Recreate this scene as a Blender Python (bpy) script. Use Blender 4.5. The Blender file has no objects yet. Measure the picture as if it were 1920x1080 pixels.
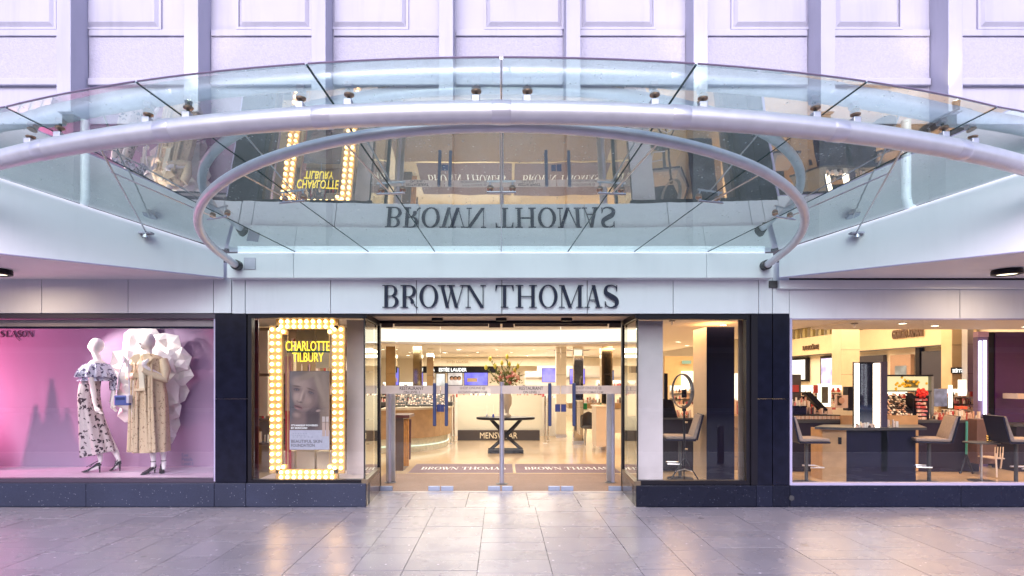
import bpy, math, random
from mathutils import Vector, Matrix
random.seed(7)
S = bpy.context.scene
COL = S.collection
R = math.radians
F, CX, H0, EYE = 1080.0, 940.0, 710.0, 1.6     # focal length in px, principal point, eye height

# ------------------------------------------------------------------ camera, sky, sun, exposure
cam = bpy.data.cameras.new('camera'); co = bpy.data.objects.new('camera', cam); COL.objects.link(co)
co.location = (0, 0, EYE); co.rotation_euler = (R(90), 0, 0)
cam.sensor_width = 36; cam.lens = 36 * F / 1920
cam.shift_x = 20 / 1920; cam.shift_y = 170 / 1920
cam.clip_start = 0.05; cam.clip_end = 400
S.camera = co
w = bpy.data.worlds.new('World'); S.world = w; w.use_nodes = True
nt = w.node_tree; bg = nt.nodes['Background']
sky = nt.nodes.new('ShaderNodeTexSky'); sky.sky_type = 'NISHITA'; sky.sun_disc = False
SUN_EL, SUN_ROT = R(33), R(186)
sky.sun_elevation = SUN_EL; sky.sun_rotation = SUN_ROT; sky.dust_density = 3.0; sky.air_density = 1.0
tint = nt.nodes.new('ShaderNodeMix'); tint.data_type = 'RGBA'; tint.blend_type = 'MULTIPLY'
tint.inputs[0].default_value = 1; tint.inputs[7].default_value = (0.94, 0.94, 1.22, 1)
nt.links.new(sky.outputs[0], tint.inputs[6]); nt.links.new(tint.outputs[2], bg.inputs[0])
bg.inputs[1].default_value = 0.15
sun = bpy.data.lights.new('sun', 'SUN'); sun.energy = 1.6; sun.angle = R(40); sun.color = (.95, 0.93, 1.0)
so = bpy.data.objects.new('sun', sun); COL.objects.link(so)
dirv = Vector((math.sin(SUN_ROT) * math.cos(SUN_EL), math.cos(SUN_ROT) * math.cos(SUN_EL), math.sin(SUN_EL)))
so.rotation_euler = dirv.to_track_quat('Z', 'Y').to_euler(); so.location = (0, -5, 20)
S.view_settings.view_transform = 'Standard'; S.view_settings.look = 'None'
S.view_settings.gamma = 1; S.view_settings.use_curve_mapping = False
S.view_settings.exposure = 0.62
S.render.engine = 'CYCLES'
S.cycles.use_denoising = True
S.cycles.max_bounces = 10; S.cycles.transparent_max_bounces = 24
S.cycles.sample_clamp_indirect = 6
S.cycles.caustics_reflective = False

def area(name, loc, size, power, col, rot=(0, 0, 0), sy=None):
    l = bpy.data.lights.new(name, 'AREA'); l.energy = power; l.color = col; l.size = size
    if sy: l.shape = 'RECTANGLE'; l.size_y = sy
    o = bpy.data.objects.new(name, l); COL.objects.link(o); o.location = loc; o.rotation_euler = rot
    return o
def spot(name, loc, target, power, col, ang=60, blend=.6, r=.03):
    l = bpy.data.lights.new(name, 'SPOT'); l.energy = power; l.color = col; l.spot_size = R(ang)
    l.spot_blend = blend; l.shadow_soft_size = r
    o = bpy.data.objects.new(name, l); COL.objects.link(o); o.location = loc
    o.rotation_euler = (Vector(loc) - Vector(target)).to_track_quat('Z', 'Y').to_euler()
    return o
WARM = (1.0, 0.90, 0.76)

# ------------------------------------------------------------------ materials
MATS = {}
def mat(name, col=(.5, .5, .5), rough=.5, metal=0, emit=None, es=0, var=.06, scale=6, bump=0, bscale=60, coat=0, rnd=0, spec=None, streak=0):
    if name in MATS: return MATS[name]
    m = bpy.data.materials.new(name); m.use_nodes = True
    n = m.node_tree.nodes; L = m.node_tree.links; b = n['Principled BSDF']
    b.inputs['Base Color'].default_value = (*col, 1); b.inputs['Roughness'].default_value = rough
    b.inputs['Metallic'].default_value = metal
    if spec is not None: b.inputs['Specular IOR Level'].default_value = spec
    if coat: b.inputs['Coat Weight'].default_value = coat
    if emit: b.inputs['Emission Color'].default_value = (*emit, 1); b.inputs['Emission Strength'].default_value = es
    geo = n.new('ShaderNodeNewGeometry')
    if var:
        no = n.new('ShaderNodeTexNoise'); no.inputs['Scale'].default_value = scale; no.inputs['Detail'].default_value = 5
        L.new(geo.outputs['Position'], no.inputs['Vector'])
        mr = n.new('ShaderNodeMapRange'); mr.inputs[1].default_value = .25; mr.inputs[2].default_value = .75
        mr.inputs[3].default_value = 1 - var; mr.inputs[4].default_value = 1 + var
        L.new(no.outputs[0], mr.inputs[0])
        last = mr.outputs[0]
        if streak:    # rain streaks and grime running down the face
            mp = n.new('ShaderNodeMapping'); mp.inputs['Scale'].default_value = (3, 3, .35); L.new(geo.outputs['Position'], mp.inputs[0])
            n2 = n.new('ShaderNodeTexNoise'); n2.inputs['Scale'].default_value = 1.6; n2.inputs['Detail'].default_value = 8; n2.inputs['Roughness'].default_value = .65
            L.new(mp.outputs[0], n2.inputs['Vector'])
            m3 = n.new('ShaderNodeMapRange'); m3.inputs[1].default_value = .50; m3.inputs[2].default_value = .74; m3.inputs[3].default_value = 1; m3.inputs[4].default_value = 1 - streak
            L.new(n2.outputs[0], m3.inputs[0]); m4 = n.new('ShaderNodeMath'); m4.operation = 'MULTIPLY'
            L.new(last, m4.inputs[0]); L.new(m3.outputs[0], m4.inputs[1]); last = m4.outputs[0]
        if rnd:
            oi = n.new('ShaderNodeObjectInfo'); m2 = n.new('ShaderNodeMapRange')
            m2.inputs[3].default_value = 1 - rnd; m2.inputs[4].default_value = 1 + rnd
            L.new(oi.outputs['Random'], m2.inputs[0])
            mu = n.new('ShaderNodeMath'); mu.operation = 'MULTIPLY'
            L.new(last, mu.inputs[0]); L.new(m2.outputs[0], mu.inputs[1]); last = mu.outputs[0]
        vm = n.new('ShaderNodeVectorMath'); vm.operation = 'SCALE'
        vm.inputs[0].default_value = col; L.new(last, vm.inputs['Scale'])
        L.new(vm.outputs[0], b.inputs['Base Color'])
    if bump:
        nb = n.new('ShaderNodeTexNoise'); nb.inputs['Scale'].default_value = bscale; nb.inputs['Detail'].default_value = 4
        L.new(geo.outputs['Position'], nb.inputs['Vector'])
        bp = n.new('ShaderNodeBump'); bp.inputs['Strength'].default_value = bump; bp.inputs['Distance'].default_value = .01
        L.new(nb.outputs[0], bp.inputs['Height']); L.new(bp.outputs[0], b.inputs['Normal'])
    MATS[name] = m
    return m
def emis(name, col, s):
    return mat(name, (0.02, 0.02, 0.02), .5, emit=col, es=s, var=0)
def glass(name, tint=(.96, .98, .98), boost=2.0, ior=1.5, bump=0, rough=0.0, add=0.0, streak=0, cap=.95):
    m = bpy.data.materials.new(name); m.use_nodes = True
    n = m.node_tree.nodes; L = m.node_tree.links; n.remove(n['Principled BSDF']); out = n['Material Output']
    tr = n.new('ShaderNodeBsdfTransparent'); tr.inputs[0].default_value = (*tint, 1)
    gl = n.new('ShaderNodeBsdfGlossy'); gl.inputs['Roughness'].default_value = rough; gl.inputs['Color'].default_value = (.93, .99, .99, 1)
    fr = n.new('ShaderNodeFresnel'); fr.inputs[0].default_value = ior
    geo = n.new('ShaderNodeNewGeometry')
    mu = n.new('ShaderNodeMath'); mu.operation = 'MULTIPLY_ADD'; mu.inputs[1].default_value = boost; mu.inputs[2].default_value = add
    L.new(fr.outputs[0], mu.inputs[0])
    inv = n.new('ShaderNodeMath'); inv.operation = 'SUBTRACT'; inv.inputs[0].default_value = 1; L.new(geo.outputs['Backfacing'], inv.inputs[1])
    m2 = n.new('ShaderNodeMath'); m2.operation = 'MULTIPLY'; m2.use_clamp = True
    L.new(mu.outputs[0], m2.inputs[0]); L.new(inv.outputs[0], m2.inputs[1])
    mx = n.new('ShaderNodeMixShader'); cl = n.new('ShaderNodeMath'); cl.operation = 'MINIMUM'; cl.inputs[1].default_value = cap; L.new(m2.outputs[0], cl.inputs[0])
    L.new(cl.outputs[0], mx.inputs[0]); L.new(tr.outputs[0], mx.inputs[1]); L.new(gl.outputs[0], mx.inputs[2])
    if bump:
        nb = n.new('ShaderNodeTexNoise'); nb.inputs['Scale'].default_value = 3.0; nb.inputs['Detail'].default_value = 1
        L.new(geo.outputs['Position'], nb.inputs['Vector'])
        bp = n.new('ShaderNodeBump'); bp.inputs['Strength'].default_value = bump; bp.inputs['Distance'].default_value = .02
        L.new(nb.outputs[0], bp.inputs['Height']); L.new(bp.outputs[0], gl.inputs['Normal'])
    last = mx
    if streak:   # dried water marks and dust: a thin diffuse film
        mp = n.new('ShaderNodeMapping'); mp.inputs['Scale'].default_value = (2.2, 1.4, 1)
        L.new(geo.outputs['Position'], mp.inputs[0])
        ns = n.new('ShaderNodeTexNoise'); ns.inputs['Scale'].default_value = 2.0; ns.inputs['Detail'].default_value = 12; ns.inputs['Roughness'].default_value = .78
        L.new(mp.outputs[0], ns.inputs['Vector'])
        rp = n.new('ShaderNodeMapRange'); rp.inputs[1].default_value = .42; rp.inputs[2].default_value = .70; rp.inputs[3].default_value = .012; rp.inputs[4].default_value = streak
        L.new(ns.outputs[0], rp.inputs[0])
        vo = n.new('ShaderNodeTexVoronoi'); vo.inputs['Scale'].default_value = 26; L.new(geo.outputs['Position'], vo.inputs['Vector'])
        vl = n.new('ShaderNodeMath'); vl.operation = 'LESS_THAN'; vl.inputs[1].default_value = .20; L.new(vo.outputs['Distance'], vl.inputs[0])
        vs_ = n.new('ShaderNodeSeparateColor'); L.new(vo.outputs['Color'], vs_.inputs[0])
        vq = n.new('ShaderNodeMath'); vq.operation = 'LESS_THAN'; L.new(vs_.outputs[0], vq.inputs[0])
        vr = n.new('ShaderNodeMapRange'); vr.inputs[1].default_value = .45; vr.inputs[2].default_value = .68; vr.inputs[3].default_value = .02; vr.inputs[4].default_value = .5
        L.new(ns.outputs[0], vr.inputs[0]); L.new(vr.outputs[0], vq.inputs[1])
        vm_ = n.new('ShaderNodeMath'); vm_.operation = 'MULTIPLY'; L.new(vl.outputs[0], vm_.inputs[0]); L.new(vq.outputs[0], vm_.inputs[1])
        va = n.new('ShaderNodeMath'); va.operation = 'MULTIPLY_ADD'; va.inputs[1].default_value = .28; va.use_clamp = True; L.new(vm_.outputs[0], va.inputs[0]); L.new(rp.outputs[0], va.inputs[2])
        tl = n.new('ShaderNodeBsdfTranslucent'); tl.inputs[0].default_value = (.75, .85, .85, 1)
        df = n.new('ShaderNodeBsdfDiffuse'); df.inputs[0].default_value = (.75, .85, .85, 1)
        ad = n.new('ShaderNodeMixShader'); ad.inputs[0].default_value = .5; L.new(tl.outputs[0], ad.inputs[1]); L.new(df.outputs[0], ad.inputs[2])
        mf = n.new('ShaderNodeMixShader'); L.new(va.outputs[0], mf.inputs[0]); L.new(mx.outputs[0], mf.inputs[1]); L.new(ad.outputs[0], mf.inputs[2])
        last = mf
    L.new(last.outputs[0], out.inputs[0]); MATS[name] = m
    return m

M_FASCIA = mat('white_render_panel', (.78, .79, .84), .45, var=.03, scale=2.5, rnd=.02, streak=.06)
M_WHITE = mat('white_painted_metal', (.82, .84, .88), .35, var=.02, scale=1.5, streak=.04)
M_WALL = mat('white_painted_wall', (.47, .465, .575), .6, var=.05, scale=2, streak=.14)
M_PEBBLE = mat('pebbledash', (.46, .45, .56), .8, var=.09, scale=38, bump=.6, bscale=70)
M_SLATE = mat('dark_slate_wall', (.020, .022, .025), .6, var=.25, scale=4, bump=.3, bscale=20)
M_BLACK = mat('black_gloss_cladding', (.008, .009, .020), .2, var=.3, scale=9, spec=.2)
M_FRAME = mat('black_frame', (.010, .009, .014), .4, var=.1, spec=.2)
M_LILAC = mat('lilac_grey_frame', (.42, .38, .55), .35, var=.03)
M_STEEL = mat('brushed_steel', (.62, .62, .66), .33, metal=1, var=.05, scale=30)
M_TUBE = mat('satin_aluminium_tube', (.74, .73, .79), .40, metal=.55, var=.07, scale=9)
M_CHROME = mat('chrome', (.8, .8, .82), .12, metal=1, var=0)
M_MIRROR = mat('mirror', (.86, .84, .78), .03, metal=1, var=0)
M_INKL = mat('dark_navy_letter', (.018, .022, .05), .45, var=.02, spec=.2)
M_SOFFIT = mat('beige_soffit', (.55, .46, .40), .5, var=.04)
M_CREAM = mat('cream_wall', (.80, .74, .64), .55, var=.03, scale=1.5)
M_CEIL = mat('white_ceiling', (.82, .79, .75), .7, var=.02)
M_FLOORI = mat('cream_polished_floor', (.62, .475, .31), .12, var=.06, scale=2, spec=.6)
M_MATB = mat('brown_coir_matting', (.26, .17, .13), .85, var=.16, scale=50, bump=.4, bscale=300)
M_MATP = mat('purple_grey_doormat', (.20, .135, .155), .9, var=.1, scale=90)
M_WOOD = mat('oak_veneer', (.42, .27, .14), .4, var=.15, scale=8)
M_DWOOD = mat('dark_walnut', (.09, .05, .035), .35, var=.2, scale=8)
M_NAVY = mat('navy_laminate', (.010, .010, .032), .3, var=.08, spec=.2)
M_DARK = mat('dark_plum_laminate', (.022, .016, .028), .4, var=.1, spec=.2)
M_GREYF = mat('grey_upholstery', (.30, .25, .23), .8, var=.12, scale=30)
M_DGREY = mat('charcoal_metal', (.05, .05, .055), .4, var=.1)
M_MANN = mat('gloss_white_mannequin', (.80, .74, .74), .3, var=.02)
M_PAPER = mat('white_paper', (.84, .80, .78), .75, var=.02)
M_PINKW = mat('mauve_backdrop', (.31, .21, .33), .75, var=.04, scale=1.2)
M_WHITEP = mat('white_print', (.85, .85, .83), .6, var=0)
M_BLUEM = mat('blue_grey_handle', (.05, .065, .15), .35, metal=.3, var=.03)
M_NAVYP = mat('navy_plate', (.02, .03, .14), .4, var=0)
M_FROST = None
M_GLASS = glass('window_glass', (.97, .98, .98), 1.7, 1.5)
M_DOORG = glass('door_glass', (.98, .99, .985), 1.2, 1.45)
M_CANOPY = glass('canopy_glass', (.855, .985, .935), 2.6, 1.52, bump=.03, add=.17, streak=.09, cap=.6)
M_BEDGE = mat('green_glass_edge', (.02, .07, .07), .2, var=0)

def frost(name, col=(.75, .72, .72), a=.72):
    m = bpy.data.materials.new(name); m.use_nodes = True
    n = m.node_tree.nodes; L = m.node_tree.links; b = n['Principled BSDF']; out = n['Material Output']
    b.inputs['Base Color'].default_value = (*col, 1); b.inputs['Roughness'].default_value = .5
    tl = n.new('ShaderNodeBsdfTranslucent'); tl.inputs[0].default_value = (*col, 1)
    tr = n.new('ShaderNodeBsdfTransparent')
    m1 = n.new('ShaderNodeMixShader'); m1.inputs[0].default_value = .5; L.new(b.outputs[0], m1.inputs[1]); L.new(tl.outputs[0], m1.inputs[2])
    m2 = n.new('ShaderNodeMixShader'); m2.inputs[0].default_value = a; L.new(tr.outputs[0], m2.inputs[1]); L.new(m1.outputs[0], m2.inputs[2])
    L.new(m2.outputs[0], out.inputs[0]); MATS[name] = m
    return m
M_FROST = frost('frosted_band', (.70, .64, .66), .70)
M_FROSTW = frost('frosted_balustrade', (.82, .80, .72), .85)

def granite(name, base, var, speck, rough, gum=True, rnd=.1, bigvar=.15, spec=.9):
    m = bpy.data.materials.new(name); m.use_nodes = True
    n = m.node_tree.nodes; L = m.node_tree.links; b = n['Principled BSDF']
    geo = n.new('ShaderNodeNewGeometry'); P = geo.outputs['Position']
    def noise(sc, d=4):
        x = n.new('ShaderNodeTexNoise'); x.inputs['Scale'].default_value = sc; x.inputs['Detail'].default_value = d; L.new(P, x.inputs['Vector']); return x.outputs[0]
    def mrange(i, a, c, d, e):
        x = n.new('ShaderNodeMapRange'); x.inputs[1].default_value = a; x.inputs[2].default_value = c; x.inputs[3].default_value = d; x.inputs[4].default_value = e; L.new(i, x.inputs[0]); return x.outputs[0]
    def mul(a, c):
        x = n.new('ShaderNodeMath'); x.operation = 'MULTIPLY'; L.new(a, x.inputs[0]); L.new(c, x.inputs[1]); return x.outputs[0]
    f = mul(mrange(noise(160, 3), .3, .7, 1 - var, 1 + var), mrange(noise(1.3, 5), .3, .7, 1 - bigvar, 1 + bigvar))
    oi = n.new('ShaderNodeObjectInfo'); f = mul(f, mrange(oi.outputs['Random'], 0, 1, 1 - rnd, 1 + rnd))
    vm = n.new('ShaderNodeVectorMath'); vm.operation = 'SCALE'; vm.inputs[0].default_value = base; L.new(f, vm.inputs['Scale'])
    last = vm.outputs[0]
    def specks(scale, rad, prob, col, last):
        v = n.new('ShaderNodeTexVoronoi'); v.inputs['Scale'].default_value = scale; L.new(P, v.inputs['Vector'])
        c = n.new('ShaderNodeMath'); c.operation = 'LESS_THAN'; c.inputs[1].default_value = rad; L.new(v.outputs['Distance'], c.inputs[0])
        se = n.new('ShaderNodeSeparateColor'); L.new(v.outputs['Color'], se.inputs[0])
        g = n.new('ShaderNodeMath'); g.operation = 'LESS_THAN'; g.inputs[1].default_value = prob; L.new(se.outputs[0], g.inputs[0])
        k = mul(c.outputs[0], g.outputs[0])
        mx = n.new('ShaderNodeMix'); mx.data_type = 'RGBA'; mx.inputs[7].default_value = (*col, 1)
        L.new(k, mx.inputs[0]); L.new(last, mx.inputs[6]); return mx.outputs[2]
    last = specks(55, .22, .10, speck, last)
    if gum: last = specks(9, .10, .30, tuple(min(.75, c * 2.6) for c in base), last)
    if gum: last = specks(3.1, .12, .10, tuple(c * .62 for c in base), last)
    L.new(last, b.inputs['Base Color'])
    b.inputs['Specular IOR Level'].default_value = spec
    L.new(mrange(noise(2.5, 6), .3, .7, rough - .04, rough + .06), b.inputs['Roughness'])
    bp = n.new('ShaderNodeBump'); bp.inputs['Strength'].default_value = .25; bp.inputs['Distance'].default_value = .004
    L.new(noise(90, 3), bp.inputs['Height']); L.new(bp.outputs[0], b.inputs['Normal'])
    MATS[name] = m
    return m
M_PAVE = granite('grey_granite_paving', (.275, .255, .29), .12, (.50, .48, .50), .25, rnd=.07, bigvar=.06, spec=.65)
M_PLINTH = granite('dark_granite_plinth', (.030, .036, .066), .35, (.30, .31, .36), .38, gum=False, rnd=.12, spec=.3)
M_PLINTHD = granite('black_granite_plinth', (.010, .012, .026), .4, (.12, .13, .18), .26, gum=False, rnd=.2, spec=.22)

# ------------------------------------------------------------------ mesh helpers
def W(px, py, Y): return ((px - CX) / F * Y, Y, EYE + (H0 - py) / F * Y)
def X(px, Y): return (px - CX) / F * Y
def Z(py, Y): return EYE + (H0 - py) / F * Y
def origin(p):
    o = Vector((0, 0, 0))
    while p is not None: o += p.location; p = p.parent
    return o
class MB:
    def __init__(s): s.v = []; s.f = []
    def add(s, vs, fs):
        n = len(s.v); s.v += [tuple(v) for v in vs]; s.f += [tuple(i + n for i in f) for f in fs]; return s
    def box(s, x0, x1, y0, y1, z0, z1, M=None):
        vs = [(x, y, z) for x in (x0, x1) for y in (y0, y1) for z in (z0, z1)]
        if M is not None: vs = [M @ Vector(v) for v in vs]
        return s.add(vs, [(0, 1, 3, 2), (4, 6, 7, 5), (0, 4, 5, 1), (2, 3, 7, 6), (0, 2, 6, 4), (1, 5, 7, 3)])
    def pbox(s, a, c, y0, y1, b, d, Y=None):   # px x-range a..c, px y-range b..d at depth Y
        Y = Y or y0
        return s.box(X(a, Y), X(c, Y), y0, y1, Z(d, Y), Z(b, Y))
    def tube(s, pts, r, n=10, cap=True, flat=None):
        pts = [Vector(p) for p in pts]; m = len(pts)
        rr = r if isinstance(r, (list, tuple)) else [r] * m
        up = None; rings = []
        for i, p in enumerate(pts):
            t = (pts[min(i + 1, m - 1)] - pts[max(i - 1, 0)]).normalized()
            if up is None:
                up = Vector((0, 1, 0)) if abs(t.y) < .8 else Vector((0, 0, 1))
            a = (up - t * up.dot(t)).normalized(); b = t.cross(a); up = a
            rx, ry = rr[i] if isinstance(rr[i], (list, tuple)) else (rr[i], rr[i])
            rings.append([p + a * math.cos(2 * math.pi * k / n) * ry + b * math.sin(2 * math.pi * k / n) * rx for k in range(n)])
        vs = [v for g in rings for v in g]
        fs = [(i * n + k, i * n + (k + 1) % n, (i + 1) * n + (k + 1) % n, (i + 1) * n + k) for i in range(m - 1) for k in range(n)]
        if cap: fs += [tuple(range(n))[::-1], tuple((m - 1) * n + k for k in range(n))]
        return s.add(vs, fs)
    def lathe(s, prof, c=(0, 0, 0), n=20, sx=1, sy=1):
        vs = [(c[0] + r * sx * math.cos(2 * math.pi * k / n), c[1] + r * sy * math.sin(2 * math.pi * k / n), c[2] + z) for r, z in prof for k in range(n)]
        m = len(prof)
        fs = [(i * n + k, i * n + (k + 1) % n, (i + 1) * n + (k + 1) % n, (i + 1) * n + k) for i in range(m - 1) for k in range(n)]
        fs += [tuple(range(n))[::-1], tuple((m - 1) * n + k for k in range(n))]
        return s.add(vs, fs)
    def ball(s, c, r, n=10, sx=1, sy=1, sz=1):
        prof = [(max(1e-4, r * math.sin(math.pi * i / n)), -r * sz * math.cos(math.pi * i / n)) for i in range(n + 1)]
        return s.lathe(prof, c, n + 2, sx, sy)
    def prism(s, poly, y0, y1):   # xz polygon extruded in y
        n = len(poly)
        vs = [(x, y0, z) for x, z in poly] + [(x, y1, z) for x, z in poly]
        return s.add(vs, [tuple(range(n)), tuple(range(2 * n - 1, n - 1, -1))] + [(k, k + n, (k + 1) % n + n, (k + 1) % n) for k in range(n)])
    def slab(s, poly, z0, z1):    # xy polygon extruded in z
        n = len(poly)
        vs = [(x, y, z0) for x, y in poly] + [(x, y, z1) for x, y in poly]
        return s.add(vs, [tuple(range(n))[::-1], tuple(range(n, 2 * n))] + [(k, (k + 1) % n, (k + 1) % n + n, k + n) for k in range(n)])
    def build(s, name, m, parent=None, smooth=False, bevel=0, label=None):
        o = origin(parent)
        me = bpy.data.meshes.new(name); me.from_pydata([(v[0] - o.x, v[1] - o.y, v[2] - o.z) for v in s.v], [], s.f)
        import bmesh
        bm = bmesh.new(); bm.from_mesh(me); bmesh.ops.recalc_face_normals(bm, faces=bm.faces); bm.to_mesh(me); bm.free()
        if m: me.materials.append(m)
        if smooth:
            me.shade_smooth()
            try: me.set_sharp_from_angle(angle=R(40))
            except Exception: pass
        ob = bpy.data.objects.new(name, me); COL.objects.link(ob)
        if parent is not None: ob.parent = parent
        if bevel:
            b = ob.modifiers.new('bevel', 'BEVEL'); b.width = bevel; b.segments = 2; b.limit_method = 'ANGLE'
        if label: ob['label'] = label
        return ob
def thing(name, label, cat, loc=(0, 0, 0), group=None, rz=0):
    o = bpy.data.objects.new(name, None); COL.objects.link(o); o.location = loc; o.empty_display_size = .2
    o.rotation_euler = (0, 0, rz)
    o['label'] = label; o['category'] = cat
    if group: o['group'] = group
    return o
def tag(o, label, cat, group=None):
    o['label'] = label; o['category'] = cat
    if group: o['group'] = group
    return o
def struct(o): o['kind'] = 'structure'; return o
def stuff(o): o['kind'] = 'stuff'; return o
def kids(o): return [c for c in bpy.data.objects if c.parent == o]
def dup(root, loc, label=None, rz=None):
    r = root.copy(); COL.objects.link(r); r.location = loc
    if rz is not None: r.rotation_euler = (0, 0, rz)
    if label: r['label'] = label
    for ch in kids(root):
        c = ch.copy(); COL.objects.link(c); c.parent = r
        for g in kids(ch):
            d = g.copy(); COL.objects.link(d); d.parent = c
    return r

# text: sans lettering from Blender's built-in font, converted to mesh
def text_mesh(body, bold=0):
    cu = bpy.data.curves.new('text', 'FONT'); cu.body = body; cu.size = 1; cu.extrude = 0; cu.align_x = 'LEFT'
    cu.resolution_u = 3; cu.offset = bold
    o = bpy.data.objects.new('text', cu); COL.objects.link(o)
    dg = bpy.context.evaluated_depsgraph_get(); dg.update()
    me = bpy.data.meshes.new_from_object(o.evaluated_get(dg)); bpy.data.objects.remove(o)
    vs = [tuple(v.co) for v in me.vertices]; fs = [tuple(p.vertices) for p in me.polygons]
    bpy.data.meshes.remove(me)
    return vs, fs
def text(body, name, m, parent, c, width, height, u=(1, 0, 0), v=(0, 0, 1), depth=.004, bold=0):
    vs, fs = text_mesh(body, bold)
    x0 = min(p[0] for p in vs); x1 = max(p[0] for p in vs); y0 = min(p[1] for p in vs); y1 = max(p[1] for p in vs)
    U = Vector(u).normalized(); V = Vector(v).normalized(); N = U.cross(V); C = Vector(c)
    mb = MB(); base = []
    for p in vs:
        a = ((p[0] - x0) / (x1 - x0) - .5) * width; b = ((p[1] - y0) / (y1 - y0) - .5) * height
        base.append(C + U * a + V * b)
    n = len(base)
    edge = {}
    for f in fs:
        for i in range(len(f)):
            e = (f[i], f[(i + 1) % len(f)]); edge[e] = edge.get(e, 0) + 1
    side = [(a, b, b + n, a + n) for (a, b) in edge if (b, a) not in edge]
    mb.add(base + [p + N * depth for p in base], [f[::-1] for f in fs] + [tuple(i + n for i in f) for f in fs] + side)
    return mb.build(name, m, parent)

# high-contrast serif capitals drawn from strokes: unit cap height, box width w
def ring(cx, cy, rx, ry, t, h, a0=0, a1=360, n=28):
    out = []
    for i in range(n):
        a = R(a0 + (a1 - a0) * i / n); b = R(a0 + (a1 - a0) * (i + 1) / n)
        q = [(cx + rx * math.cos(a), cy + ry * math.sin(a)), (cx + rx * math.cos(b), cy + ry * math.sin(b)),
             (cx + (rx - t) * math.cos(b), cy + (ry - h) * math.sin(b)), (cx + (rx - t) * math.cos(a), cy + (ry - h) * math.sin(a))]
        out.append(q)
    return out
def rc(x0, y0, x1, y1): return [[(x0, y0), (x1, y0), (x1, y1), (x0, y1)]]
def dg_(xb, xt, t, y0=0, y1=1): return [[(xb - t / 2, y0), (xb + t / 2, y0), (xt + t / 2, y1), (xt - t / 2, y1)]]
T_, HL = .148, .034
def serif(x, y, w=.34): return rc(x - w / 2, y, x + w / 2, y + HL) if y < .5 else rc(x - w / 2, y - HL, x + w / 2, y)
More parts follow.
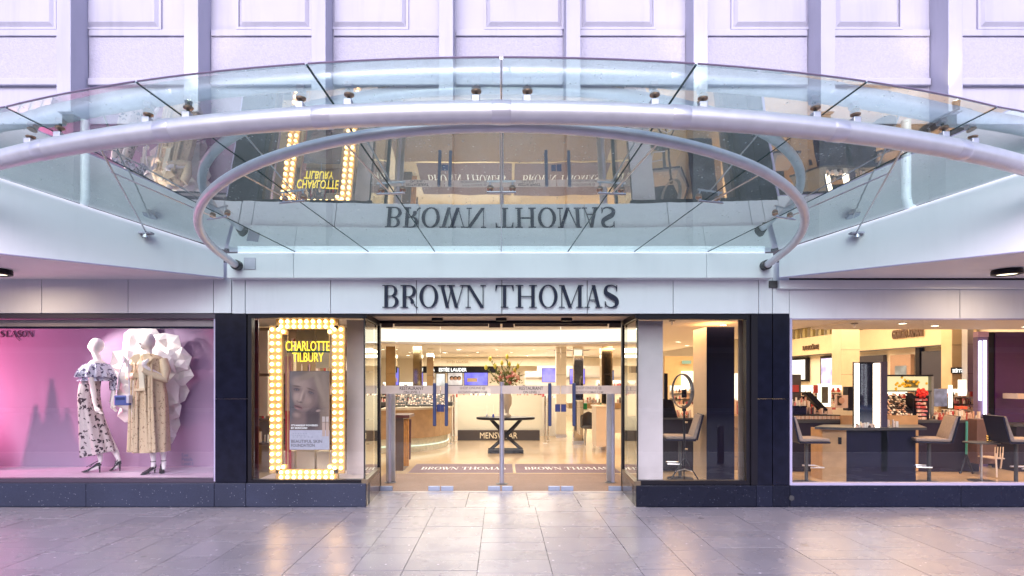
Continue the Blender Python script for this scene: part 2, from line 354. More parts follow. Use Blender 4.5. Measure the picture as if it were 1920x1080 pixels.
def glyph(c, w):
    t = T_
    if c == 'O': return ring(w / 2, .5, w / 2, .515, t, HL, n=40)
    if c == 'B':
        s = rc(.09, HL, .09 + t, 1 - HL) + rc(0, 0, w * .55, HL) + rc(0, 1 - HL, w * .5, 1) + rc(.09 + t, .5, w * .5, .5 + HL)
        return s + ring(w * .5, .74 + .01, w * .42, .25, t * .9, HL, -90, 90, 16) + ring(w * .55, .27, w * .45, .27, t, HL, -90, 90, 16)
    if c == 'R':
        s = rc(.09, HL, .09 + t, 1 - HL) + serif(.09 + t / 2, 0) + rc(0, 1 - HL, w * .5, 1) + rc(.09 + t, .47, w * .5, .47 + HL)
        s += ring(w * .5, .735, w * .4, .265, t, HL, -90, 90, 16)
        s += ring(w * .42, .22, w * .36, .27, t, HL, -8, 88, 10)
        return s + ring(w * .96, .16, w * .18, .17, HL * 1.2, HL, 182, 290, 6)
    if c == 'W':
        a, b, cc, d = w * .1, w * .33, w * .66, w * .93
        return dg_(b, a + .03, t) + dg_(b, w * .5, HL) + dg_(cc + .02, w * .44, t) + dg_(cc + .02, d, HL) + serif(a + .02, 1) + serif(w * .46, 1, .36) + serif(d, 1, .26)
    if c == 'N':
        return rc(.1, HL, .1 + HL, 1 - HL) + serif(.12, 0, .24) + dg_(w - .16, .13, t * 1.05, 0, 1) + rc(w - .14, 0, w - .14 + HL, 1 - HL) + serif(w - .12, 1, .24) + rc(0, 1 - HL, .14, 1)
    if c == 'T':
        m_ = w / 2
        return rc(m_ - t / 2, HL, m_ + t / 2, 1 - HL) + serif(m_, 0, .34) + rc(0, 1 - HL, w, 1) + [[(0, .74), (.025, .74), (.10, 1 - HL), (0, 1 - HL)], [(w, .74), (w, 1 - HL), (w - .10, 1 - HL), (w - .025, .74)]]
    if c == 'H':
        return rc(.09, HL, .09 + t, 1 - HL) + rc(w - .09 - t, HL, w - .09, 1 - HL) + rc(.09 + t, .5 - HL / 2, w - .09 - t, .5 + HL / 2) + serif(.09 + t / 2, 0) + serif(.09 + t / 2, 1) + serif(w - .09 - t / 2, 0) + serif(w - .09 - t / 2, 1)
    if c == 'M':
        return rc(.1, HL, .1 + HL, 1 - HL) + serif(.12, 0, .26) + rc(w - .08 - t, HL, w - .08, 1 - HL) + serif(w - .08 - t / 2, 0, .32) + dg_(w * .46, .15, t) + dg_(w * .46, w - .2, HL) + rc(0, 1 - HL, .12, 1) + rc(w - .2, 1 - HL, w, 1)
    if c == 'A':
        return dg_(.1, w * .48, HL) + dg_(w - .15, w * .5, t) + serif(.1, 0, .24) + serif(w - .14, 0, .32) + rc(w * .24, .32, w * .62, .32 + HL)
    if c == 'E':
        return rc(.09, HL, .09 + t, 1 - HL) + rc(0, 0, w, HL) + rc(0, 1 - HL, w * .95, 1) + rc(.09 + t, .5, w * .7, .5 + HL) + rc(w - .03, HL, w, .26) + rc(w * .95 - .03, .76, w * .95, 1 - HL)
    if c == 'S':
        ctrl = [(.90, .74), (.86, .90), (.62, .985), (.42, .985), (.20, .93), (.10, .80), (.14, .66), (.34, .56), (.62, .46), (.84, .36), (.92, .22), (.84, .09), (.60, .015), (.38, .015), (.16, .10), (.08, .27)]
        wd = [.03, .03, .035, .05, .10, .13, .16, .19, .20, .18, .15, .11, .05, .035, .03, .03]
        pts = []
        for i in range(len(ctrl) - 1):
            p0 = ctrl[max(i - 1, 0)]; p1 = ctrl[i]; p2 = ctrl[i + 1]; p3 = ctrl[min(i + 2, len(ctrl) - 1)]
            for k in range(4):
                u = k / 4
                q = [0.5 * ((2 * p1[j]) + (-p0[j] + p2[j]) * u + (2 * p0[j] - 5 * p1[j] + 4 * p2[j] - p3[j]) * u * u + (-p0[j] + 3 * p1[j] - 3 * p2[j] + p3[j]) * u ** 3) for j in (0, 1)]
                pts.append((q[0] * w, q[1], (wd[i] + (wd[i + 1] - wd[i]) * u) * .55))
        out = []
        L_ = []
        for i, p in enumerate(pts):
            a = pts[max(i - 1, 0)]; b = pts[min(i + 1, len(pts) - 1)]
            dx, dy = b[0] - a[0], b[1] - a[1]; l = math.hypot(dx, dy) or 1
            nx, ny = -dy / l, dx / l
            L_.append(((p[0] + nx * p[2], p[1] + ny * p[2]), (p[0] - nx * p[2], p[1] - ny * p[2])))
        for a, b in zip(L_, L_[1:]): out.append([a[0], b[0], b[1], a[1]])
        return out + rc(w * .88, .72, w * .88 + .03, .99) + rc(w * .08 - .015, .01, w * .08 + .015, .28)
    return []
def letter(c, name, m, parent, o, capx, caph, w, u=(1, 0, 0), v=(0, 0, 1), depth=.03):
    """capx scales letter units horizontally, caph vertically; o = lower left corner"""
    U = Vector(u); V = Vector(v); N = U.cross(V); O = Vector(o); mb = MB()
    for i, q in enumerate(glyph(c, w)):
        d = depth + (i % 7) * .00025
        b = [O + U * (p[0] * capx) + V * (p[1] * caph) for p in q]
        k = len(b)
        mb.add([p for p in b] + [p + N * d for p in b], [tuple(range(k)), tuple(range(2 * k - 1, k - 1, -1))] + [(j, j + k, (j + 1) % k + k, (j + 1) % k) for j in range(k)])
    return mb.build(name, m, parent)
BT = [('B', 718, 748), ('R', 752, 784), ('O', 787, 822), ('W', 823, 872), ('N', 873, 911), ('T', 929, 963), ('H', 967, 1006), ('O', 1010, 1045), ('M', 1048, 1093), ('A', 1096, 1128), ('S', 1132, 1158)]

# ================================================================== THE SETTING
FY = 7.2           # facade plane; doors at DY
DY = 8.2
# pavement: one sheet, with the separate stones lying proud of it where the picture shows them
pave = MB().box(-60, 60, 1.94, 7.6, -.30, -.022).build('pavement', mat('dark_paving_joint', (.15, .135, .15), .8)); struct(pave)
M_PAVFAR = granite('grey_granite_paving_far', (.27, .25, .285), .16, (.42, .40, .42), .34)
sheet = MB()
sheet.box(-60, -8.04, 2.05, 7.6, -.02, 0); sheet.box(8.04, 60, 2.05, 7.6, -.02, 0); sheet.box(-8.04, 8.04, 2.05, 4.0, -.02, 0)
sh = sheet.build('paving_beyond', M_PAVFAR, pave)
rs = random.Random(3)
def stones(x0, x1, y0, y1, lo, hi):
    y = y0
    while y < y1 - .02:
        d = min(rs.choice([lo, hi, (lo + hi) / 2]), y1 - y)
        if y1 - y - d < .12: d = y1 - y
        g = .0025; z = rs.uniform(-.0012, .0012)
        MB().box(x0 + g, x1 - g, y + g, y + d - g, -.021, z).build('paving_stone', M_PAVE, pave)
        y += d
xs = []; x = -8.0
edges = []
while x < 8.0:
    wd = rs.choice([.42, .62, .55, .74, .42])
    if x + wd > 8.0 - .2: wd = 8.0 - x
    edges.append((x, x + wd)); x += wd
for a, b in edges:
    stones(a, b, 4.02, 5.80, .26, .46)
    stones(a, b, 5.80, 7.165, .26, .44)
# entrance recess: larger flags up to the doors
for a, b in zip([-1.8, -1.2, -.45, .35, 1.0], [-1.2, -.45, .35, 1.0, 1.8]):
    for c, d in ((7.165, 7.62), (7.62, 8.10)):
        MB().box(a + .003, b - .003, c + .003, d - .003, -.021, rs.uniform(-.001, .001)).build('paving_stone', M_PAVE, pave)
MB().box(-1.8, 1.8, 8.10, 8.19, -.021, .004).build('threshold', mat('pale_stone_threshold', (.50, .44, .42), .35), pave)
struct(MB().box(-60, 60, -13, 1.93, -.14, -.10).build('road', mat('dark_asphalt', (.045, .045, .052), .7, var=.15, scale=30)))
MB().box(-60, 60, 1.93, 2.05, -.12, .004).build('kerb', mat('pale_kerb_line', (.6, .6, .62), .5), pave)

struct(MB().box(-60, 60, -17, -13, -.14, 0).build('far_pavement', M_PAVFAR))
# street side behind the camera: the brick building opposite, which the windows mirror
opp = thing('brick_building', 'dark brick building across the street with shuttered ground floor', 'building', (0, -17, 0))
mbk = MB().box(-40, 40, -17.6, -17, 0, 5.6)
M_BRICK = bpy.data.materials.new('dark_brick'); M_BRICK.use_nodes = True
_n = M_BRICK.node_tree.nodes; _l = M_BRICK.node_tree.links
_b = _n.new('ShaderNodeTexBrick'); _b.inputs['Color1'].default_value = (.09, .045, .04, 1); _b.inputs['Color2'].default_value = (.06, .035, .035, 1); _b.inputs['Mortar'].default_value = (.13, .11, .11, 1); _b.inputs['Scale'].default_value = 3
_m = _n.new('ShaderNodeMapping'); _m.inputs['Rotation'].default_value = (R(90), 0, 0); _g = _n.new('ShaderNodeNewGeometry')
_l.new(_g.outputs['Position'], _m.inputs[0]); _l.new(_m.outputs[0], _b.inputs[0]); _l.new(_b.outputs[0], _n['Principled BSDF'].inputs['Base Color'])
mbk.build('wall', M_BRICK, opp)
for i in range(-9, 10):
    f = MB().box(i * 4 - 1.0, i * 4 + 1.0, -16.99, -16.93, 3.8, 5.0).build('window', mat('dark_pane', (.03, .035, .05), .15), opp)
    MB().box(i * 4 - 1.6, i * 4 + 1.6, -16.995, -16.9, .3, 2.7).build('shutter', mat('plum_shutter', (.04, .03, .05), .4), opp)
MB().box(-40, 40, -17.62, -16.8, 3.0, 3.3).build('cornice', mat('grey_stone', (.22, .21, .22), .7), opp)
for i, bx in enumerate((4.15, -4.6)):
    b = thing('bollard', ['brown steel bollard on the pavement, the one mirrored in the window behind the ring light', 'brown steel bollard on the pavement facing the pink display window'][i], 'bollard', (bx, 3.6, 0), group='bollards along the kerb')
    MB().lathe([(.062, 0), (.062, .66), (.055, .70), (.03, .72)], (bx, 3.6, 0), 16).build('post', mat('brown_bollard', (.09, .05, .045), .45), b, smooth=True)

# ------------------------------------------------------------------ the store building
st = thing('department_store', 'white department store front with dark plinth, black pilasters and panelled upper wall', 'shop building', (0, FY, 0))
JY = FY
# fascia panels
def fpanels(xs_, y0, top, bot, Yf):
    for a, b in zip(xs_, xs_[1:]):
        MB().box(X(a, FY) + .004, X(b, FY) - .004, Yf, Yf + .06, Z(bot, FY), top).build('fascia_panel', M_FASCIA, st, bevel=.003)
fpanels([-560, -400, -240, -82, 78, 240, 400, 434], 0, 3.05, 587, FY)
fpanels([435, 460, 620, 781, 941, 1101, 1262, 1422, 1448, 1480], 0, 3.05, 588, FY - .005)
fpanels([1480, 1800, 2120, 2440], 0, 2.71, 597, FY)
MB().box(-9.9, 9.9, FY + .07, FY + .2, 2.40, 3.4).build('backing_wall', mat('joint_shadow_gap', (.05, .05, .06), .8), st)
MB().box(X(1456, FY), 10, FY - .08, FY + .02, Z(543, FY), Z(527, FY)).build('soffit_trim', M_WHITE, st, bevel=.004)
MB().box(X(1441, FY), X(1457, FY), FY - .03, FY - .006, Z(540, FY), Z(527, FY)).build('soffit_trim_end', M_DGREY, st)
# plinth stones
def plinth(xs_, m, yf, top):
    for a, b in zip(xs_, xs_[1:]):
        MB().box(X(a, FY) + .002, X(b, FY) - .002, yf, yf + .24, 0, Z(top, FY)).build('plinth_block', m, st, bevel=.006)
plinth([-560, -320, -80, 163, 403, 462, 687], M_PLINTH, FY - .02, 906)
plinth([1192, 1417, 1448, 1480, 1800, 2120, 2440], M_PLINTHD, FY - .02, 910)
MB().lathe([(.03, 0), (.036, .004), (.026, .01)], (0, 0, 0), 14)
pc = MB().tube([(X(1482, FY), FY - .035, .075 + .04), (X(1482, FY), FY - .018, .075 + .04)], .032, 14).build('vent_pipe', M_DGREY, st)
# splayed entrance reveals: low stone, glass above, black corner post
def reveal(sgn, xf, xb, m, ztop):
    a = Vector((xf, FY + .02, 0)); b = Vector((xb, DY - .02, 0))
    t = .06 * sgn
    MB().slab([(a.x, a.y), (b.x, b.y), (b.x + t, b.y), (a.x + t, a.y)], 0, ztop - .01).build('reveal_stone', m, st)
    MB().slab([(a.x - sgn * .02, a.y - .03), (b.x, b.y), (b.x + t, b.y), (a.x + t, a.y - .03)], ztop - .008, ztop + .05).build('reveal_sill', mat('bronze_sill', (.20, .15, .10), .3, metal=.6), st)
    MB().slab([(a.x + t * .3, a.y), (b.x + t * .3, b.y), (b.x + t * .55, b.y), (a.x + t * .55, a.y)], ztop + .06, 2.36).build('reveal_glass', M_GLASS, st)
    MB().slab([(a.x, a.y), (b.x, b.y), (b.x + t, b.y), (a.x + t, a.y)], 2.355, 2.42).build('reveal_header', M_FRAME, st)
    MB().box(min(b.x, b.x + sgn * .075), max(b.x, b.x + sgn * .075), DY - .02, DY + .06, 0, 2.43).build('door_post', M_FRAME, st)
reveal(-1, X(687, FY), -1.725, mat('reflective_reveal_stone', (.16, .11, .08), .18, var=.1), Z(906, FY))
reveal(1, X(1192, FY), 1.715, mat('dark_reveal_stone', (.07, .055, .045), .18, var=.1), Z(910, FY))
MB().box(-1.72, 1.70, DY - .03, DY + .06, 2.385, 2.44).build('door_header', M_FRAME, st)
MB().box(-1.9, 1.9, FY + .07, DY - .03, 2.425, 2.50).build('porch_soffit', M_SOFFIT, st)
for px in (820, 940, 1062):
    MB().box(X(px, 7.85) - .075, X(px, 7.85) + .075, 7.80, 7.90, 2.385, 2.424).build('door_sensor', M_FRAME, st, bevel=.01)
# black pilasters as cladding panels
for a, b, top in ((403, 462, 906), (1408, 1448, 910), (1449, 1480, 910)):
    for z0, z1 in ((Z(top, FY) + .003, Z(748, FY) - .002), (Z(748, FY) + .002, Z(588, FY) - .004)):
        MB().box(X(a, FY) + .002, X(b, FY) - .002, FY + .0, FY + .12, z0, z1).build('cladding_panel', M_BLACK, st, bevel=.002)
# windows: frame + pane
def window(a, b, top, bot, m, fw, yf=FY + .02, sill=None, fwb=None, fwr=None, fwl=None):
    w_ = MB(); x0, x1 = X(a, FY), X(b, FY); z0, z1 = Z(bot, FY), Z(top, FY)
    fl = fw if fwl is None else fwl; fr = fw if fwr is None else fwr; fb = fw if fwb is None else fwb
    w_.box(x0, x0 + fl, yf, yf + .09, z0, z1); w_.box(x1 - fr, x1, yf, yf + .09, z0, z1)
    w_.box(x0 + fl, x1 - fr, yf + .001, yf + .089, z1 - fw, z1); w_.box(x0 + fl, x1 - fr, yf + .001, yf + .089, z0, z0 + fb)
    o = w_.build('window', m, st)
    MB().box(x0 + fl, x1 - fr, yf + .03, yf + .042, z0 + fb, z1 - fw).build('pane', M_GLASS, o)
    return o
M_PLUMF = mat('plum_frame', (.06, .045, .07), .35, var=.05)
window(-560, 402, 588, 905.5, M_PLUMF, .055, fwb=.05, fwr=.02)
window(463, 683, 588, 905.5, M_FRAME, .05, fwl=.05, fwr=.012, fwb=.035)
window(1196, 1408, 589, 909.5, M_FRAME, .06, fwl=.008, fwr=.05, fwb=.05)
window(1481, 2300, 596, 911, M_LILAC, .02, fwb=.035, fwl=.03, yf=FY + .0)
MB().box(X(1408, FY), X(1420, FY), FY - .01, FY + .1, Z(909, FY), Z(589, FY)).build('window_post', M_FRAME, st)
MB().box(X(400, FY), X(403, FY), FY + .01, FY + .05, Z(903, FY), Z(598, FY)).build('edge_trim', M_LILAC, st)

# upper wall
UY = 7.4
MB().box(-14, 14, UY, UY + .3, 2.9, 4.86).build('roof_upstand_wall', M_SLATE, st)
MB().box(-14, 14, UY - .03, UY + .3, 4.862, 10).build('upper_wall', M_WALL, st)
ctr = [836 + 239 * k for k in range(-6, 7)]
for c in ctr:
    x = X(c, 7.05)
    MB().box(x - .088, x + .088, 7.05, UY - .031, 4.87, 9.8).build('pilaster', M_WALL, st, bevel=.006)
    MB().box(x - .07, x + .07, 7.12, UY - .01, 3.1, 4.868).build('pilaster_base', M_SLATE, st)
for i, (a, b) in enumerate(zip(ctr, ctr[1:])):
    x0, x1 = X(a, 7.05) + .10, X(b, 7.05) - .10
    y = UY - .03
    MB().box(x0, x1, y - .035, y - .001, Z(70, y), Z(58, y)).build('string_course', M_WALL, st, bevel=.008)
    MB().box(x0, x1, y - .02, y - .001, Z(148, y), Z(72, y)).build('pebbledash_panel', M_PEBBLE, st)
    MB().box(x0, x1, y - .055, y - .001, Z(163, y), Z(150, y)).build('ledge', M_WALL, st, bevel=.01)
# boarded window blinds with bevelled lower edge
for a, b in ((-240, -110), (-30, 104), (163, 300), (449, 581), (622, 762), (912, 1053), (1090, 1224), (1374, 1515), (1565, 1685), (1835, 1972), (2060, 2190)):
    y = UY - .03; x0, x1 = X(a, y), X(b, y); z0 = Z(53, y)
    fr = MB(); fr.box(x0 - .03, x0, y - .03, y - .001, z0 - .03, 9.6); fr.box(x1, x1 + .03, y - .03, y - .001, z0 - .03, 9.6); fr.box(x0, x1, y - .03, y - .001, z0 - .03, z0)
    o = fr.build('window_surround', M_WALL, st)
    mb = MB(); d = .04
    vs = [(x0 + .01, y - .01, z0 + .005), (x1 - .01, y - .01, z0 + .005), (x1 - .01, y - .01, 9.5), (x0 + .01, y - .01, 9.5),
          (x0 + .05, y - d, z0 + .06), (x1 - .05, y - d, z0 + .06), (x1 - .05, y - d, 9.45), (x0 + .05, y - d, 9.45)]
    mb.add(vs, [(4, 5, 6, 7), (0, 1, 5, 4), (1, 2, 6, 5), (2, 3, 7, 6), (3, 0, 4, 7), (0, 3, 2, 1)])
    mb.build('board', M_WALL, o)
for px, sx in ((156, -1), (1702, 1)):
    x = X(px, 7.25); pts = [(x, 7.28, 4.86), (x, 7.28, 3.9), (x + sx * .03, 7.28, 3.78), (x + sx * .14, 7.26, 3.68)]
    MB().tube(pts, .055, 12).build('downpipe', M_WHITE, st, smooth=True)
# uplights grazing three pilasters
for px in (357, 1312, 1788):
    x = X(px, 6.9)
    u = thing('uplight', {357: 'small uplight washing the white pilaster left of the canopy seam', 1312: 'small uplight washing the white pilaster right of centre above the canopy', 1788: 'small uplight on the white pilaster near the right edge'}[px], 'light', (x, 6.86, 4.9), group='uplights on the upper wall')
    MB().lathe([(.035, -.10), (.04, -.02), (.045, 0)], (x, 6.86, 4.9), 12).build('housing', M_DGREY, u, smooth=True)
    MB().box(x - .015, x + .015, 6.86, UY - .02, 4.79, 4.81).build('arm', M_DGREY, u)
    MB().lathe([(.032, .0), (.032, .004)], (x, 6.86, 4.902), 12).build('lamp_face', emis('uplight_lens', (1, .92, .7), 30), u)
    spot('uplight_beam', (x, 6.86, 4.93), (x, 7.2, 6.6), 22, (1, .86, .74), 60, .8)
# ------------------------------------------------------------------ letters of the store sign
sg = thing('store_sign', 'large dark serif letters of the store name on the white fascia above the doors', 'sign', (X(938, FY), FY, Z(577, FY)))
cap = (577 - 535) / 150.0
for i, (c, a, b) in enumerate(BT):
    wpx = (b - a) / 42.0
    letter(c, 'letter', M_INKL, sg, (X(a, FY), FY - .022, Z(577.3, FY)), cap, cap, wpx, depth=.016)
st_pins = MB()
for c, a, b in BT:
    m_ = X((a + b) / 2, FY); st_pins.box(m_ - .008, m_ + .008, FY - .034, FY - .006, Z(557, FY), Z(554, FY))
st_pins = None

# ------------------------------------------------------------------ beam over the entrance, side canopies
CZ0, CZ1 = 2.835, 3.135
for a, b, xm in ((425, 550, 0), (550, 1325, 0), (1325, 1450, 0)):
    MB().box(X(a, 7.05) + .002, X(b, 7.05) - .002, 7.05, FY + .02, CZ0, CZ1).build('beam_panel', M_WHITE, st, bevel=.004)
MB().pbox(457, 479, 7.04, 7.05, 483, 505).build('beam_plate', mat('grey_plate', (.42, .42, .50), .4, metal=.4), st)
MB().box(-3.25, 3.25, 7.10, 7.16, CZ1, CZ1 + .10).build('gutter', mat('pale_gutter', (.55, .60, .64), .4), st)
CRN = (3.40, 7.05); END = (5.86, 4.92)
def side(sg_, lab):
    t = thing('side_canopy', lab, 'canopy', (sg_ * 4.5, 6.9, CZ0))
    cx, cy = CRN; ex, ey = END
    L_ = math.hypot(ex - cx, ey - cy); nx, ny = (ey - cy) / L_, -(ex - cx) / L_   # outward (towards camera)
    mb = MB(); th = .06
    A = (sg_ * cx, cy); B = (sg_ * ex, ey)
    off = (sg_ * -nx * -th, -ny * -th)
    vs = []
    for (px_, py_), zt in ((A, CZ1 + .028), (B, 3.83)):
        vs += [(px_, py_, CZ0), (px_, py_, zt), (px_ + sg_ * .05, py_ + .07, CZ0), (px_ + sg_ * .05, py_ + .07, zt)]
    mb.add(vs, [(0, 4, 5, 1), (2, 3, 7, 6), (0, 2, 6, 4), (1, 5, 7, 3), (0, 1, 3, 2), (4, 6, 7, 5)])
    mb.build('sloping_fascia', M_WHITE, t)
    MB().box(min(sg_ * ex, sg_ * 12), max(sg_ * ex, sg_ * 12), ey, ey + .07, CZ0, 3.79).build('front_fascia', M_WHITE, t)
    MB().slab([(sg_ * (cx + .06), FY - .09 if sg_ > 0 else FY - .001), (sg_ * (cx + .06), cy + .03), (sg_ * (ex + .03), ey + .075), (sg_ * 12, ey + .075), (sg_ * 12, FY - .09 if sg_ > 0 else FY - .001)], CZ0 + .006, CZ0 + .03).build('soffit', mat('white_soffit', (.84, .80, .82), .55, var=.04, scale=1.5), t)
    MB().slab([(sg_ * (cx + .15), 7.38), (sg_ * (ex + .2), ey + .1), (sg_ * 12, ey + .1), (sg_ * 12, 7.38)], 3.05, 3.08).build('roof_deck', M_WHITE, t)
    # drip edge along the fascia bottom
    MB().tube([(sg_ * cx, cy - .004, CZ0), (sg_ * ex, ey - .004, CZ0)], .008, 6).build('drip_edge', M_LILAC, t)
side(-1, 'white wedge shaped canopy roof left of the glass, above the pink display window')
side(1, 'white wedge shaped canopy roof right of the glass, above the makeup window')
for sg_, px, lab in ((1, 1888, 'round black rimmed soffit lamp at the right edge, under the right canopy'), (-1, -6, 'round black rimmed soffit lamp cut by the left edge, under the left canopy')):
    Yl = (CZ0 - EYE) * F / (710 - 506); x = X(px, Yl)
    t = thing('soffit_lamp', lab, 'lamp', (x, Yl, CZ0), group='soffit lamps')
    MB().lathe([(.138, .004), (.145, -.01), (.145, -.052), (.112, -.060), (.108, -.04), (.02, -.038)], (x, Yl, CZ0), 28).build('rim', M_FRAME, t, smooth=True)
    MB().lathe([(.106, -.044), (.106, -.046)], (x, Yl, CZ0), 24).build('lens', emis('lamp_lens', (1, .86, .6), 2.2), t)
    area('soffit_lamp_light', (x, Yl, CZ0 - .07), .2, 7, (1, .78, .55))

# ------------------------------------------------------------------ glass canopy
gc = thing('glass_canopy', 'curved fan shaped glass canopy with tubular steel rings over the entrance', 'canopy', (0, 7.05, CZ1))
RA = 10.6; CY = 3.62 + RA; ZF = 3.61
def front(a, s=1): return Vector((s * RA * math.sin(a), CY - RA * math.cos(a), ZF + max(0, a - .354) / .194 * .12))
rear = [0, .816, 1.63, 2.53, 3.33]
angs = [0, .118, .236, .354, .548]
ZR = CZ1 + .02
def gpt(k, t, s=1):       # point on seam k
    return Vector((s * rear[k], 7.06, ZR)).lerp(front(angs[k], s), t)
for s in (-1, 1):
    for k in range(4):
        n = 8; top = []; g = .006
        r0 = Vector((s * (rear[k] + g), 7.06, ZR)); r1 = Vector((s * (rear[k + 1] - g), 7.06, ZR))
        mb = MB(); vs = []
        for i in range(n + 1):
            u = i / n; a = angs[k] + .0008 + (angs[k + 1] - angs[k] - .0016) * u
            vs += [r0.lerp(r1, u), front(a, s)]
        m_ = len(vs)
        vs2 = [v + Vector((0, 0, .014)) for v in vs]
        mb.add(vs + vs2, [(2 * i, 2 * i + 2, 2 * i + 3, 2 * i + 1) for i in range(n)] + [(m_ + 2 * i, m_ + 2 * i + 1, m_ + 2 * i + 3, m_ + 2 * i + 2) for i in range(n)]
               + [(2 * i + 1, 2 * i + 3, m_ + 2 * i + 3, m_ + 2 * i + 1) for i in range(n)] + [(2 * i, m_ + 2 * i, m_ + 2 * i + 2, 2 * i + 2) for i in range(n)]
               + [(0, 1, m_ + 1, m_), (2 * n, m_ + 2 * n, m_ + 2 * n + 1, 2 * n + 1)])
        mb.build('glass_panel', M_CANOPY, gc, smooth=True)
        MB().tube([front(angs[k] + .001 + (angs[k + 1] - angs[k] - .002) * i / 10, s) + Vector((0, -.006, .007)) for i in range(11)], .0065, 6).build('edge_trim', mat('purple_grey_edge', (.30, .24, .34), .3, metal=.4), gc)
    for k in range(0 if s > 0 else 1, 4):
        MB().tube([gpt(k, 0, s) + Vector((0, 0, .003)), gpt(k, 1, s) + Vector((0, 0, .003))], .0075, 6).build('seam', M_STEEL if k == 0 else M_BEDGE, gc)
# large tube ring under the front edge
TZ = 1.816 + EYE; RT = 10.6; TC = 3.93 + RT; TR = .077
def tpt(a): return Vector((RT * math.sin(a), TC - RT * math.cos(a), TZ))
MB().tube([tpt(-.52 + 1.04 * i / 80) for i in range(81)], TR, 24).build('main_tube', M_TUBE, gc, smooth=True)
for k in range(-3, 4):
    a = .1165 * k
    MB().tube([tpt(a - .006), tpt(a - .005), tpt(a + .005), tpt(a + .006)], [TR + .0005, TR + .004, TR + .004, TR + .0005], 24, cap=False).build('weld_collar', mat('polished_collar', (.74, .72, .80), .30, metal=.6, var=0), gc, smooth=True)
    # the pair of point fixings beside each seam
    kk = abs(k); s = 1 if k >= 0 else -1
    for d in (-1, 1):
        b = tpt(a + d * .0165)
        # glass height above this point: intersect using radial interpolation
        g0 = gpt(kk, 0, s); g1 = gpt(kk, 1, s)
        t = (b.y - g0.y) / (g1.y - g0.y); zg = g0.z + (g1.z - g0.z) * t
        fx = MB().box(b.x - .028, b.x + .028, b.y - .03, b.y + .03, TZ + TR - .012, TZ + TR + .035).build('fixing', mat('fixing_bracket', (.60, .58, .68), .35, metal=.5), gc, bevel=.006)
        MB().tube([(b.x, b.y, TZ + TR + .035), (b.x + .004, b.y + .006, zg - .022)], .011, 8).build('stem', M_DGREY, fx)
        MB().lathe([(.012, -.024), (.034, -.012), (.036, -.002)], (b.x + .004, b.y + .006, zg), 16).build('disc', mat('copper_disc', (.45, .30, .22), .3, metal=.8), fx, smooth=True)
# inner hoop
def hoop(t):
    a = math.pi * t
    x = -3.22 * math.cos(a); y = 6.6 - 2.5 * math.sin(a)
    return Vector((x, y, EYE + 2.392 - .145 * y))
hp = [Vector((-3.22, 6.97, EYE + 2.392 - .145 * 6.97))] + [hoop(i / 60) for i in range(61)] + [Vector((3.22, 6.97, EYE + 2.392 - .145 * 6.97))]
MB().tube(hp, .043, 20).build('inner_hoop', M_TUBE, gc, smooth=True)
for s in (-1, 1):
    MB().tube([(s * 3.22, 6.965, hp[0].z), (s * 3.22, 7.052, hp[0].z)], .06, 16).build('hoop_socket', M_DGREY, gc)
# spider bars under the glass at mid span, tied to the hoop by thin rods
for k in range(-3, 4):
    kk = abs(k); s = 1 if k >= 0 else -1
    t = [.50, .50, .47, .38][kk]
    p = gpt(kk, t, s) - Vector((0, 0, .055))
    dr = (gpt(kk, 1, s) - gpt(kk, 0, s)); dr.z = 0; dr.normalize(); sd = Vector((-dr.y, dr.x, 0))
    br = MB().tube([p - sd * .135, p + sd * .135], .010, 8).build('spider_bar', M_STEEL, gc)
    for d in (-1, 1):
        q = p + sd * .105 * d; e = q - dr * .04 + Vector((0, 0, .045))
        MB().tube([q, e], .008, 6).build('spider_arm', M_STEEL, br)
        MB().lathe([(.020, -.020), (.030, -.008), (.030, .004)], (e.x, e.y, e.z), 14).build('disc', mat('copper_disc', (.45, .30, .22), .3, metal=.8), br, smooth=True)
    # rod up to the hoop along the seam direction
    best = min((hoop(i / 200) for i in range(201)), key=lambda h: (h - (p + dr * 1.0)).length)
    if kk == 3: best = p + dr * 1.1 + Vector((0, 0, .12))
    MB().tube([p, best], .007, 6).build('tie_rod', M_STEEL, gc)
for s in (-1, 1):
    u = .36; b = Vector((s * (CRN[0] + (END[0] - CRN[0]) * u * .67), CRN[1] + (END[1] - CRN[1]) * u * .67, CZ1 + .10))
    pl = MB().box(b.x - .07, b.x + .07, b.y - .10, b.y - .02, b.z - .012, b.z + .012).build('foot_plate', mat('grey_plate', (.42, .42, .50), .4, metal=.4), gc, bevel=.005)
    MB().tube([(b.x, b.y - .06, b.z + .012), tuple(tpt(s * .30) + Vector((0, .07, 0)))], .008, 6).build('rod', M_STEEL, pl)
    MB().lathe([(.035, -.05), (.028, -.013)], (b.x, b.y - .07, b.z), 14).build('disc', M_STEEL, pl)

# ================================================================== DOORS
def door(a, b, handle_px, txts, n):
    x0, x1 = X(a, DY) + .004, X(b, DY) - .004; z0, z1 = .012, Z(609, DY)
    d = MB().box(x0, x1, DY, DY + .012, z0, z1).build('door', M_DOORG, st)
    MB().box(x0 + .002, x1 - .002, DY - .003, DY - .001, Z(738.5, DY), Z(723, DY)).build('frosted_band', M_FROST, d)
    for (s1, w1, s2, w2, c, m_) in txts:
        text(s1, 'lettering', m_, d, (X(c, DY), DY - .0035, Z(728, DY)), w1 / 131.7, .048, depth=.001, bold=.012)
        text(s2, 'lettering', m_, d, (X(c, DY), DY - .0035, Z(735.3, DY)), w2 / 131.7, .036, depth=.001, bold=.01)
    hx = X(handle_px, DY); y = DY - .075
    h = MB().box(hx - .024, hx + .024, y - .024, y + .024, Z(799, y), Z(718, y)).build('handle', M_BLUEM, d, bevel=.012)
    for zz in (728, 786):
        MB().tube([(hx, y, Z(zz, y)), (hx, DY - .001, Z(zz, y))], .017, 10).build('standoff', M_BLUEM, d)
    return d
